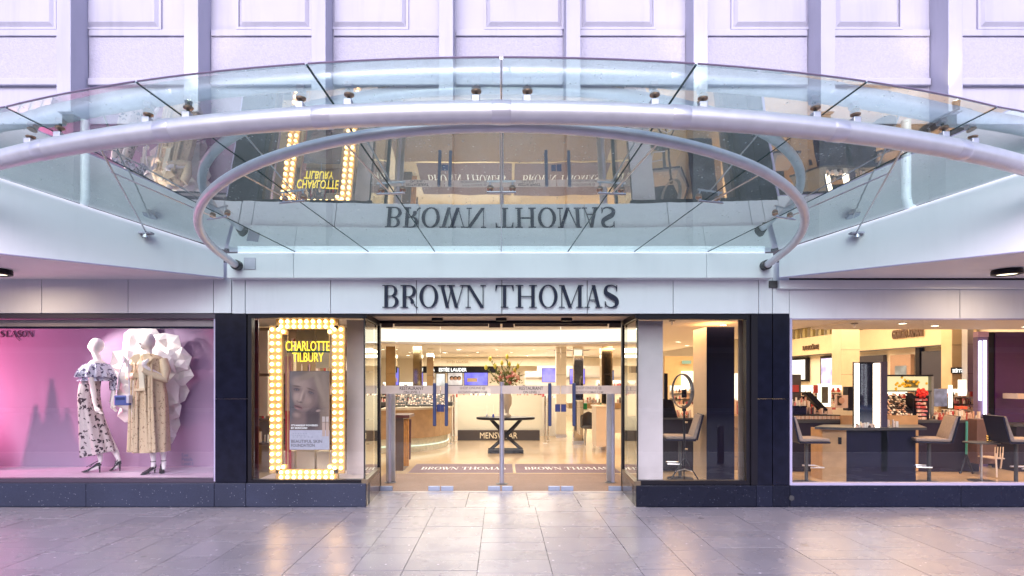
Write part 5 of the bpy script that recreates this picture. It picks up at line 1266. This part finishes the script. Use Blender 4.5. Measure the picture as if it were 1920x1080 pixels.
text('BEAUTIFUL SKIN', 'lettering', PI, po, W(575, 827.5, Yp - .009), 58 / 146, .040, bold=.02, depth=.001)
text('FOUNDATION', 'lettering', PI, po, W(568, 835, Yp - .009), 44 / 146, .040, bold=.02, depth=.001)
for k, w2 in enumerate((26, 22, 38)): text(('HYDRATES', 'SMOOTHS', 'RADIANT FINISH')[k] if False else '- - - - - -', 'fine_print', PI, po, W(549 + w2 / 2, 813 + k * 3.2, Yp - .009), w2 / 146, .005, depth=.001)
for x_ in (604, 611): 
    o = MB().pbox(x_, x_ + 5.5, Yp - .011, Yp - .010, 792, 818).build('printed_bottle', pm('bottle', (.46, .33, .27)), po)
    MB().pbox(x_, x_ + 5.5, Yp - .0125, Yp - .0115, 781, 791).build('printed_cap', pm('cap', (.50, .42, .38)), o)
MB().tube([W(580, 696, Yp), W(580, 690, Yp), W(580, 682, Yp)], .003, 5).build('hanger', M_STEEL, po)
# cream packs and pink strip behind the frame
t = thing('carton_stack', 'cream cartons stacked behind the bulb frame, above and below the poster', 'cartons', W(580, 885, 8.0))
for a, b, c, d in ((556, 590, 606, 640), (592, 620, 612, 690), (556, 590, 842, 900), (594, 622, 846, 900), (530, 550, 640, 700), (530, 551, 846, 895), (486, 502, 620, 700), (486, 502, 706, 780)):
    MB().pbox(a, b, 8.0, 8.12, c, d).build('carton', mat('cream_carton', (.68, .55, .38), .5, rnd=.15), t, bevel=.004)
t = thing('pink_banner', 'narrow pink and red banner standing behind the poster', 'banner', W(541, 890, 7.9))
MB().pbox(535, 546, 7.9, 7.91, 668, 770).build('pink_cloth', mat('pink_banner_cloth', (.75, .35, .33), .5), t); MB().pbox(535, 546, 7.9, 7.91, 770.5, 892).build('red_cloth', mat('red_banner_cloth', (.60, .05, .06), .5), t)
t = thing('shop_shelving', 'tall shop shelving with cosmetics seen through the bulb lit window', 'shelving', W(560, 900, 9.5))
MB().box(-6.2, -2.2, 9.9, 9.95, 0, 2.48).build('back_panel', mat('gold_brown_panel', (.42, .28, .15), .4), t)
for z in (.5, .9, 1.3, 1.7, 2.1):
    MB().box(-6.2, -2.2, 9.6, 9.9, z, z + .03).build('shelf', M_DWOOD, t); products(t, -6.1, -2.3, 9.62, 9.85, z + .03, 70, int(z * 10), .06, .2)
area('window_light', (-2.9, 8.6, 2.44), 1.2, 30, WARM, sy=.6)

# ================================================================== RING LIGHT WINDOW
Yr = 8.6; xr = X(1279, Yr)
rg = thing('ring_light', 'black ring light on a tripod with a phone holder, switched off', 'ring light', (xr, Yr, 0))
cz = Z(733, Yr); M_ = Matrix.Translation((xr, Yr, cz)) @ Matrix.Rotation(R(-70), 4, 'Z')
pts = [M_ @ Vector((.235 * math.cos(2 * math.pi * i / 40), 0, .25 * math.sin(2 * math.pi * i / 40))) for i in range(41)]
MB().tube(pts, [(.028, .012)] * 41, 12, cap=False).build('ring', mat('grey_ring_housing', (.16, .14, .13), .35), rg, smooth=True)
MB().box(xr - .02, xr + .05, Yr - .05, Yr - .04, cz - .10, cz + .02).build('phone_holder', M_FRAME, rg)
MB().tube([(xr + .03, Yr, cz - .27), (xr + .035, Yr, .30)], .016, 10).build('pole', M_FRAME, rg)
MB().tube([(xr + .03, Yr, cz - .30), (xr + .03, Yr, cz - .22)], .03, 10).build('knuckle', M_FRAME, rg)
for zz in (.55, .95, 1.05):
    MB().tube([(xr + .03, Yr - .03, zz), (xr + .07, Yr - .03, zz)], .012, 8).build('knob', M_CHROME, rg)
for a in (200, 320, 80):
    MB().tube([(xr + .035, Yr, .42), (xr + .035 + .30 * math.cos(R(a)), Yr + .2 * math.sin(R(a)), .012)], .010, 8).build('leg', M_FRAME, rg)
    MB().tube([(xr + .035, Yr, .25), (xr + .035 + .16 * math.cos(R(a)), Yr + .11 * math.sin(R(a)), .22)], .006, 6).build('brace', M_STEEL, rg)
def stool(x, y, rz, lab):
    t = thing('bar_stool', lab, 'bar stool', (x, y, 0), group='grey upholstered bar stools')
    M2 = Matrix.Translation((x, y, 0)) @ Matrix.Rotation(rz, 4, 'Z')
    def B(*a): return MB().box(*a, M2)
    B(-.24, .20, -.22, .22, .655, .70).build('seat', M_GREYF, t, bevel=.015)
    B(-.25, .21, -.225, .225, .625, .654).build('seat_shell', mat('navy_leather', (.012, .012, .035), .4, spec=.25), t, bevel=.01)
    prof = [(.16, .70), (.21, .66), (.30, 1.03), (.27, 1.04)]
    mb = MB(); vs = [M2 @ Vector((a, s * .22, z)) for s in (-1, 1) for a, z in prof]
    mb.add(vs, [(0, 1, 2, 3), (7, 6, 5, 4), (0, 4, 5, 1), (1, 5, 6, 2), (2, 6, 7, 3), (3, 7, 4, 0)]); mb.build('backrest', M_GREYF, t, bevel=.012)
    prof = [(.212, .645), (.235, .64), (.33, 1.04), (.305, 1.045)]
    mb = MB(); vs = [M2 @ Vector((a, s * .225, z)) for s in (-1, 1) for a, z in prof]
    mb.add(vs, [(0, 1, 2, 3), (7, 6, 5, 4), (0, 4, 5, 1), (1, 5, 6, 2), (2, 6, 7, 3), (3, 7, 4, 0)]); mb.build('back_shell', mat('navy_leather', (.012, .012, .035), .4, spec=.25), t, bevel=.008)
    MB().tube([M2 @ Vector((0, 0, .02)), M2 @ Vector((0, 0, .63))], .026, 12).build('column', M_DGREY, t)
    MB().lathe([(.20, 0), (.20, .012), (.03, .03)], (x, y, 0), 24).build('base', M_DGREY, t, smooth=True)
    MB().tube([M2 @ Vector(p) for p in ((0, -.12, .25), (-.20, -.12, .25), (-.20, .12, .25), (0, .12, .25))], .012, 8).build('footrest', M_STEEL, t)
    return t
stool(X(1275, 9.2), 9.2, R(-8), 'grey bar stool behind the ring light tripod')
stool(X(1512, 8.85), 8.85, R(180), 'grey bar stool left of the lit vanity, cut by the window edge')
stool(X(1742, 8.85), 8.85, R(-18), 'grey bar stool right of the lit vanity')
stool(X(1905, 8.75), 8.75, R(172), 'grey bar stool at the right edge of the photo beside the small table')
t = thing('makeup_station', 'dark makeup station with angled displays left behind the ring light', 'counter', W(1255, 880, 9.9))
MB().pbox(1190, 1300, 9.9, 10.5, 787, 882).build('body', M_DARK, t); MB().pbox(1186, 1304, 9.88, 10.52, 784, 787).build('top', M_DGREY, t)
mb = MB(); p = [W(1243, 784, 9.92), W(1272, 784, 9.92), W(1262, 750, 9.92), W(1245, 748, 9.92)]
mb.prism([(q[0], q[2]) for q in p], 9.95, 10.25); mb.build('angled_stand', M_FRAME, t)
MB().pbox(1246, 1252, 10.0, 10.05, 700, 750).build('upright', M_FRAME, t); products(t, X(1262, 10), X(1300, 10), 10.0, 10.4, Z(784, 9.9), 40, 77, .04, .14)
t = thing('lit_shelf_unit', 'back lit shelf unit of red and white cosmetics behind the ring light', 'shelving', W(1300, 800, 15))
MB().pbox(1262, 1330, 15.4, 15.45, 726, 800).build('glow_panel', emis('warm_shelf_glow', (1, .86, .62), 1.6), t)
for yy in (738, 752, 766, 780):
    MB().pbox(1262, 1330, 15.0, 15.39, yy, yy + 2).build('shelf', M_CREAM, t); products(t, X(1264, 15), X(1328, 15), 15.05, 15.3, Z(yy, 15), 44, yy, .05, .14, cols=(0, 0, 3, 5))
t = thing('gold_wall_panel', 'tall gold framed wall panel with a small green exit sign behind the ring light', 'wall panel', W(1290, 800, 24))
MB().pbox(1246, 1320, 24, 24.1, 668, 760).build('panel', mat('gold_wall', (.72, .50, .26), .3, var=.08), t)
MB().pbox(1280, 1296, 23.8, 23.9, 676, 682).build('exit_sign', emis('green_exit_glow', (.45, .65, .4), .6), t); MB().pbox(1278, 1302, 23.9, 23.95, 696, 730).build('door_glow', emis('warm_panel', (1, .85, .6), 2), t)
t = thing('wood_drawers', 'oak drawer stack with red products between the navy column and the beige panel', 'drawers', W(1378, 895, 9.6))
for k in range(4): MB().pbox(1370, 1392, 9.6, 10.1, 779 + k * 26, 803 + k * 26 + 1).build('drawer', M_WOOD, t)
MB().pbox(1370, 1392, 10.2, 10.25, 700, 776).build('glow_panel', emis('warm_shelf_glow', (1, .86, .62), 1.6), t)
products(t, X(1376, 9.8), X(1388, 9.8), 9.7, 10.0, Z(778, 9.6), 18, 3, .1, .3, cols=(0, 3, 5))

# ================================================================== VANITY WINDOW
Yv = 8.9
vn = thing('vanity_table', 'vanity desk with navy front, oak end and a tall mirror lit by two light bars', 'vanity', W(1640, 905, Yv))
MB().pbox(1587, 1717, Yv, Yv + .5, 806, 912).build('navy_front', M_NAVY, vn)
MB().slab([(X(1553, 8.9), 9.06), (X(1587, 8.9) - .001, 8.9), (X(1587, 8.9) - .001, 9.4), (X(1553, 8.9), 9.4)], 0, Z(806, Yv)).build('oak_end', M_WOOD, vn)
MB().pbox(1573, 1578, 8.93, 8.98, 820, 833).build('socket', M_FRAME, vn)
MB().slab([(X(1534, 8.9), 9.0), (X(1600, 8.8), 8.78), (X(1738, 8.85), 8.85), (X(1725, 9.4), 9.42), (X(1545, 9.4), 9.42)], Z(806, Yv) + .001, Z(801, Yv)).build('table_top', M_DGREY, vn)
Ym = 8.98
for a, b in ((1604, 1611), (1641, 1650)): MB().pbox(a, b, Ym - .05, Ym - .02, 681, 801).build('light_bar', emis('vanity_bar_glow', (1, .80, .62), 5), vn)
MB().pbox(1602, 1652, Ym - .018, Ym + .03, 679, 801).build('mirror_frame', M_FRAME, vn)
MB().pbox(1612, 1640, Ym - .024, Ym - .019, 682, 799).build('mirror', M_MIRROR, vn)
MB().pbox(1652, 1664, Ym - .08, Ym + .1, 678, 884).build('dark_side', mat('dark_lilac_laminate', (.075, .06, .10), .3), vn)
products(vn, X(1600, 8.9), X(1645, 8.9), 8.84, 8.9, Z(801, Yv), 14, 8, .03, .08, cols=(5, 2, 3)); products(vn, X(1668, 8.9), X(1690, 8.9), 8.9, 9.2, Z(801, Yv), 10, 18, .03, .12, cols=(5, 5, 3))
# long dark counter behind
ct = thing('long_counter', 'long dark makeup counter running behind the vanity and stools', 'counter', (6.2, 9.9, 0))
MB().pbox(1470, 1836, 9.9, 10.6, 793, 884).build('body', mat('plum_counter', (.022, .015, .03), .35, spec=.2), ct)
MB().pbox(1466, 1840, 9.88, 10.62, 788, 793).build('top', M_DGREY, ct); MB().box(X(1470, 9.9), X(1836, 9.9), 9.95, 10.6, 0, Z(884, 9.9)).build('toe_kick', M_FRAME, ct)
for a, b in ((1578, 1606), (1663, 1721)): MB().pbox(a, b, 9.84, 9.879, 779, 803).build('oak_box', M_WOOD, ct)
MB().pbox(1715, 1722, 9.86, 9.9, 803, 884).build('oak_edge', M_WOOD, ct)
t = thing('nail_colour_rack', 'low rack of nude bottles along the counter left of the vanity', 'rack', W(1530, 788, 9.95))
MB().pbox(1482, 1576, 9.95, 10.1, 778, 788).build('tray', mat('black_tray', (.02, .02, .022), .3), t)
for k in range(34):
    x = X(1484 + k * 2.7, 9.95); MB().box(x, x + .016, 9.94, 9.949, Z(786, 9.95), Z(780, 9.95)).build('bottle', PM[3] if k % 3 else PM[1], t)
t = thing('makeup_stand', 'black makeup stand with slanted palette, red pots and white box at the window edge', 'display stand', W(1520, 788, 10.2))
MB().pbox(1470, 1502, 10.2, 10.24, 702, 752).build('black_board', mat('grey_black_board', (.08, .07, .07), .4), t)
MB().pbox(1470, 1512, 10.0, 10.3, 761, 778).build('navy_box', M_NAVY, t)
mb = MB(); q = [(1503, 735), (1516, 735), (1548, 768), (1540, 774)]; mb.prism([(X(a, 10.1), Z(b, 10.1)) for a, b in q], 10.02, 10.14); mb.build('slanted_palette', M_FRAME, t)
products(t, X(1474, 10.1), X(1512, 10.1), 10.0, 10.25, Z(761, 10.1), 40, 41, .05, .16, cols=(5, 3, 4, 1)); products(t, X(1508, 10.1), X(1560, 10.1), 10.0, 10.25, Z(776, 10.1), 60, 42, .03, .14, cols=(3, 3, 1, 2, 0))
for a, b, c, d in ((1482, 1498, 722, 735), (1526, 1534, 722, 737), (1546, 1567, 764, 768)): MB().pbox(a, b, 10.17, 10.19, c, d).build('red_pack', PM[0], t)
t = thing('table_mirror', 'leaning make up mirror with glowing white border left of the vanity', 'mirror', W(1548, 765, 10.3))
MB().pbox(1534, 1558, 10.3, 10.33, 720, 762).build('glow_border', emis('mirror_glow', (1, .9, .68), 2.2), t); MB().pbox(1541, 1553, 10.28, 10.299, 725, 756).build('glass', mat('dim_mirror', (.30, .28, .20), .1, metal=.6), t)
t = thing('portrait_card', 'small framed portrait card on the counter left of the vanity', 'picture', W(1577, 765, 10.25))
MB().pbox(1566, 1590, 10.25, 10.27, 741, 765).build('card', mat('print_pale', (.6, .45, .38), .5), t); MB().pbox(1571, 1578, 10.24, 10.249, 742, 760).build('dark_hair', mat('dark_hair', (.05, .03, .02), .7), t); 
c = W(1578, 751, 10.235); MB().ball((c[0], c[1], c[2]), .055, 10, sy=.08).build('face', mat('print_skin', (.5, .3, .22), .7), t)
MB().pbox(1590, 1606, 10.25, 10.4, 725, 770).build('black_side', M_FRAME, t)
t = thing('gondola_stand', 'tall black stand packed with rows of pink and red lipsticks', 'display stand', W(1730, 788, 10.0))
MB().pbox(1717, 1742, 10.0, 10.25, 742, 790).build('case', M_FRAME, t)
for k in range(6):
    y = 747 + k * 7
    MB().pbox(1718.5, 1738, 9.975, 9.999, y + 4.4, y + 5.2).build('shelf', M_DGREY, t)
    products(t, X(1719.5, 9.98), X(1737, 9.98), 9.978, 9.99, Z(y + 4.4, 9.98), 20, 60 + k, .025, .042, cols=(4, 4, 0, 3) if k < 3 else (3, 4, 1))
t = thing('silk_rose', 'big red silk rose on top of the lipstick stand', 'flower', W(1731, 742, 9.95))
rq = random.Random(2)
for k in range(16):
    a = k * 2.4; r_ = .018 * math.sqrt(k) + .005; c = Vector(W(1729, 737, 9.93)) + Vector((r_ * 1.3 * math.cos(a), -.03 + .003 * k, r_ * math.sin(a)))
    MB().ball(c, .034, 6, .9, .45, .8).build('petal', mat('red_petal', (.62, .02, .015), .5, var=.2, scale=50), t)
t = thing('glass_display_case', 'lit display case with yellow flowers under a dark frame, right of the vanity', 'display case', W(1700, 788, 10.5))
MB().pbox(1664, 1746, 10.5, 10.52, 706, 732).build('lit_panel', emis('yellow_panel_glow', (1, .82, .42), .75), t)
MB().pbox(1662, 1750, 10.42, 10.56, 702.5, 705.5).build('top_frame', M_FRAME, t); MB().pbox(1662, 1747, 10.42, 10.56, 732.5, 734.5).build('lower_frame', M_DGREY, t); MB().pbox(1746.5, 1751, 10.42, 10.6, 705.6, 788).build('end_post', mat('steel_blue_post', (.20, .22, .25), .35), t)
for k in range(22):
    c = Vector(W(1686 + rq.gauss(14, 16), 722 + rq.gauss(0, 4.5), 10.46)); c.x = min(max(c.x, X(1680, 10.46)), X(1742, 10.46))
    MB().ball(c, .024, 6, 1, .5, 1).build('yellow_flower', mat('yellow_petal', (.85, .55, .02), .5), t)
MB().pbox(1697, 1722, 10.49, 10.498, 713, 727).build('green_photo', mat('olive_print', (.20, .20, .07), .5), t)
tray(X(1676, 10.0), 9.95, .90, .30, .5, R(38), 'slanted black makeup tray with a turquoise edge just right of the vanity', 71, cols=(1, 3, 5, 2, 2))
tray(X(1698, 10.0), 9.98, .90, .32, .55, R(40), 'slanted black makeup tray left of the lipstick stand', 72, cols=(3, 1, 5, 2, 2))
MB()
t = thing('ipad_stand', 'thin slanted black tablet beside the red rose', 'tablet', W(1705, 745, 9.95)); q = [(1695, 736), (1709, 737), (1717, 747), (1706, 746)]
MB().prism([(X(a, 9.95), Z(b, 9.95)) for a, b in q], 9.93, 9.95).build('slab', M_FRAME, t); MB().tube([W(1712, 747, 9.95), W(1712, 788, 9.97)], .008, 6).build('stem', M_FRAME, t)
t = thing('counter_wares', 'mixed glass jars, red packs and testers on the counter under the gold column', 'cosmetics', W(1790, 788, 10.1))
products(t, X(1752, 10.1), X(1834, 10.1), 9.95, 10.5, Z(788, 9.9), 110, 91, .03, .16, cols=(3, 1, 5, 0, 2, 5)); MB().pbox(1762, 1788, 9.94, 9.99, 782, 788).build('red_box', PM[0], t); MB().pbox(1797, 1814, 10.4, 10.5, 762, 767).build('red_sculpture', mat('coral_pack', (.7, .12, .05), .4), t)
MB().pbox(1752, 1776, 10.8, 10.82, 729, 762).build('blue_poster', mat('blue_sky_print', (.22, .30, .55), .5, var=.5, scale=9), t); MB().pbox(1781, 1786, 10.4, 10.44, 722, 765).build('light_rod', emis('warm_panel', (1, .85, .6), 2), t); MB().pbox(1799, 1812, 10.9, 10.94, 712, 742).build('lit_card', emis('warm_card', (1, .88, .65), 1.6), t)
# reflection of a header sign, modelled as a reversed board on the gold column
t = thing('sign_reflection', 'modelled reflection of a black sign with reversed white lettering on the gold column', 'sign', W(1799, 700, 11.97))
MB().pbox(1784, 1813, 11.96, 11.98, 689, 700).build('board', M_FRAME, t); text('ESTÉE', 'lettering', emis('white_letter_glow', (1, .98, .92), 1.6), t, W(1798.5, 694.5, 11.95), 26 / 90, .085, u=(-1, 0, 0), bold=.02, depth=-.004)
# right side wall of the store (x = 11), its fronts and signs
XW = 10.99
def wy(px): return F * XW / (px - CX)
def wbox(a, b, top, bot, m, name, parent, d0=0, d1=.06):
    Y0, Y1_ = wy(b), wy(a); Ym_ = (Y0 + Y1_) / 2
    return MB().box(XW - d1, XW - d0, Y0, Y1_, EYE + (H0 - bot) / F * Ym_, EYE + (H0 - top) / F * Ym_).build(name, m, parent)
sw = thing('shop_units', 'row of cream shop fronts with dark sign letters along the right wall', 'shop front', (XW, 17, 0))
MB().box(XW - .25, XW - .1, 13.2, 25, 2.42, 3.05).build('fascia', mat('pale_gold_fascia', (.70, .57, .38), .4, var=.04), sw)
MB().box(XW - .27, XW - .25, 13.2, 25, 2.40, 2.43).build('shadow_line', M_DGREY, sw)
for i in range(18):
    y = 15.8 + i * .52; MB().box(XW - .20, XW - .1, y, y + .16, 3.07, 3.40).build('louvre', mat('olive_louvre', (.42, .36, .18), .4), sw)
text('GIORGIO ARMANI', 'lettering', mat('bronze_letter', (.10, .05, .03), .4, var=0), sw, (XW - .27, 15.2, 2.80), 1.15, .24, u=(0, -1, 0), bold=.03, depth=.03)
text('LANCÔME', 'lettering', mat('bronze_letter', (.10, .05, .03), .4, var=0), sw, (XW - .27, 19.95, 2.70), 1.0, .20, u=(0, -1, 0), bold=.03, depth=.03)
def wrect(y0, y1, z0, z1, m, name, d0, d1, par=None): return MB().box(XW - d1, XW - d0, y0, y1, z0, z1).build(name, m, par or sw)
wrect(13.3, 14.9, .9, 2.30, mat('navy_panel', (.035, .035, .06), .35), 'navy_door', .02, .12); wrect(14.95, 15.1, .9, 2.42, M_FRAME, 'post', .02, .14)
wrect(15.3, 16.1, .9, 2.25, mat('taupe_panel', (.36, .24, .18), .5), 'taupe_panel', .02, .12); wrect(15.45, 15.9, 1.1, 1.95, picture((.35, .32, .26), .7), 'screen', .121, .13)
wrect(16.4, 17.6, .9, 2.28, mat('navy_panel', (.035, .035, .06), .35), 'alcove', .02, .12)
wrect(18.6, 19.6, 1.05, 2.36, M_FRAME, 'screen_frame', .02, .14); wrect(18.68, 19.52, 1.12, 2.28, picture((.62, .50, .85), 1.6), 'screen', .141, .15)
wrect(20.5, 22.0, 1.5, 2.36, M_FRAME, 'lightbox_frame', .02, .14); wrect(20.58, 21.92, 1.57, 2.28, emis('lightbox_glow', (1, .93, .78), 1.5), 'lightbox', .141, .15)
# purple glossy partition with light bars
pp = thing('purple_partition', 'glossy dark purple partition with two vertical white light bars', 'partition', (9.6, 10.6, 0))
MB().box(X(1866, 10.6), 11.0, 10.6, 10.66, .0, 2.46).build('purple_panel', mat('purple_gloss', (.06, .018, .10), .25, var=.15, scale=1.5), pp)
MB().box(X(1853, 10.6), X(1866, 10.6) - .002, 10.62, 10.70, 0, 2.46).build('black_return', M_FRAME, pp)
MB().box(X(1833, 10.5), X(1853, 10.5), 10.5, 10.60, 0, 2.36).build('violet_column', mat('violet_column', (.16, .11, .24), .3), pp)
MB().box(X(1833, 10.5), X(1853, 10.5), 10.49, 10.60, 2.362, 2.458).build('capital', mat('lilac_cap', (.5, .32, .5), .5), pp)
for a, b, t0, b0 in ((1837.5, 1841, 639, 751), (1846, 1850, 638, 778)): MB().pbox(a, b, 10.46, 10.49, t0, b0).build('light_bar', emis('cool_bar_glow', (.86, .84, 1), 2.6), pp)
MB().pbox(1908, 1922, 10.2, 10.5, 738, 748).build('pale_box', mat('pale_box_card', (.6, .5, .45), .5), pp)
t = thing('dark_cabinet', 'dark cabinet at the right edge under the purple partition', 'cabinet', W(1900, 900, 10)); MB().pbox(1906, 1990, 9.9, 10.4, 800, 915).build('body', M_DARK, t); MB().pbox(1900, 1992, 9.88, 10.42, 796, 800).build('top', M_DGREY, t)
# free standing gondolas deeper in the shop
def gondola(x, y, wd, h, m, lab, seed, glow=True):
    t = thing('cosmetics_gondola', lab, 'display unit', (x, y, 0), group='cosmetics gondolas deeper in the shop')
    MB().box(x - wd / 2, x + wd / 2, y, y + .5, 0, h - .35).build('body', m, t, bevel=.006)
    MB().box(x - wd / 2, x + wd / 2, y + .40, y + .46, h - .349, h + .10).build('back_panel', m, t)
    for k, (dy, zz) in enumerate(((.02, h - .34), (.16, h - .22), (.28, h - .08))):
        MB().box(x - wd / 2 + .01, x + wd / 2 - .01, y + dy, y + .395, zz, zz + .015).build('tier', M_DGREY if k % 2 else M_CREAM, t)
        products(t, x - wd / 2 + .03, x + wd / 2 - .03, y + dy + .01, y + dy + .10, zz + .015, 34, seed + k, .03, .11)
    MB().box(x - wd / 2 + .02, x + wd / 2 - .02, y + .385, y + .394, h - .02, h + .09).build('header', emis('warm_card', (1, .88, .65), 1.6) if glow else PM[0], t)
for i_, a_ in enumerate(((6.35, 12.2, 1.1, 1.30, M_FRAME, 'black cosmetics gondola with glowing header just inside the left edge of the vanity window'),
        (7.55, 13.2, 1.0, 1.35, M_CREAM, 'cream cosmetics gondola with glowing header behind the left light bar'),
        (8.3, 12.0, .9, 1.25, M_FRAME, 'black cosmetics gondola behind the trays right of the vanity'),
        (9.0, 13.0, .9, 1.40, M_CREAM, 'cream cosmetics gondola with glowing header left of the gold column'),
        (9.3, 11.4, .6, 1.30, M_WOOD, 'narrow oak cosmetics gondola under the gold column'),
        (4.3, 12.8, .9, 1.35, M_CREAM, 'cream cosmetics gondola seen past the ring light'),
        (3.6, 17.5, 1.3, 1.45, M_CREAM, 'wide cream cosmetics gondola beyond the tub chair'),
        (-3.0, 17.5, 1.4, 1.40, M_FRAME, 'wide black cosmetics gondola beyond the oak counter'),
        (-4.6, 15.0, 1.4, 1.40, M_CREAM, 'cream cosmetics gondola beyond the walnut chest'))):
    gondola(*a_, 200 + 7 * i_)
# small table, vase rods, wicker basket
t = thing('round_side_table', 'small dark round topped side table between the right stools', 'table', W(1840, 900, 9.0))
xq = X(1840, 9.0)
MB().lathe([(.25, 0), (.25, .018)], (xq, 9.0, Z(831, 9.0)), 28, 1, .8).build('table_top', M_DGREY, t); MB().tube([(xq, 9.0, .012), (xq, 9.0, Z(831, 9.0))], .018, 10).build('column', M_STEEL, t); MB().lathe([(.17, 0), (.17, .01), (.02, .02)], (xq, 9.0, 0), 20).build('base', M_DGREY, t)
t = thing('gold_ornament', 'small gold bubble ornament on the round side table', 'ornament', W(1858, 829, 9.0))
for k in range(9): MB().ball(Vector(W(1852 + (k % 3) * 6, 826 - (k // 3) * 4, 8.98)), .022, 8).build('bubble', mat('gold_metal', (.85, .55, .15), .2, metal=1), t)
t = thing('easel', 'tall turquoise sided easel leg behind the stools', 'easel', W(1812, 890, 9.4))
MB().tube([W(1813, 790, 9.4), W(1812, 852, 9.4)], .016, 6).build('upright', mat('turquoise_edge', (.06, .35, .33), .4), t)
MB().tube([W(1812, 852, 9.4), W(1800, 888, 9.35)], .016, 6).build('leg', M_FRAME, t); MB().tube([W(1812, 852, 9.4), W(1824, 888, 9.5)], .014, 6).build('leg', M_FRAME, t)
t = thing('carrier_bag', 'tall brown paper carrier bag behind the small round table', 'bag', W(1848, 880, 9.6)); MB().pbox(1832, 1870, 9.6, 9.8, 786, 870).build('bag', mat('brown_paper', (.12, .065, .05), .5, var=.15), t, bevel=.01); MB().tube([W(1843, 787, 9.7), W(1848, 776, 9.7), W(1856, 776, 9.7), W(1862, 787, 9.7)], .006, 5).build('handle', M_DWOOD, t)
t = thing('wire_chair', 'pale wire chair behind the stool at the right edge', 'chair', W(1874, 890, 9.5))
for px in (1866, 1871, 1876, 1881): MB().tube([W(px, 838, 9.4), W(px - 1, 860, 9.3)], .006, 5).build('wire', mat('pale_wire', (.7, .6, .52), .4), t)
MB().tube([W(1867, 850, 9.3), W(1869, 895, 9.25)], .013, 6).build('leg', mat('pale_wire', (.7, .6, .52), .4), t); MB().tube([W(1880, 850, 9.5), W(1876, 878, 9.6)], .012, 6).build('leg', mat('pale_wire', (.7, .6, .52), .4), t); MB().pbox(1862, 1884, 9.3, 9.6, 859, 861).build('seat', mat('pale_wire', (.7, .6, .52), .4), t)
# ceiling spot fittings near the glass
for px, lab in ((1602, 'small dark ceiling fitting above the vanity'), (1260, 'small dark ceiling fitting above the ring light')):
    x = X(px, 8.9); zc = 2.459 if px > 1500 else 2.499
    t = thing('sprinkler_head', lab, 'ceiling fitting', (x, 8.9, zc)); MB().lathe([(.01, -.07), (.012, 0)], (x, 8.9, zc), 8).build('stem', M_STEEL, t); MB().lathe([(.05, -.012), (.05, -.002)], (x, 8.9, zc), 12).build('plate', M_DGREY, t)
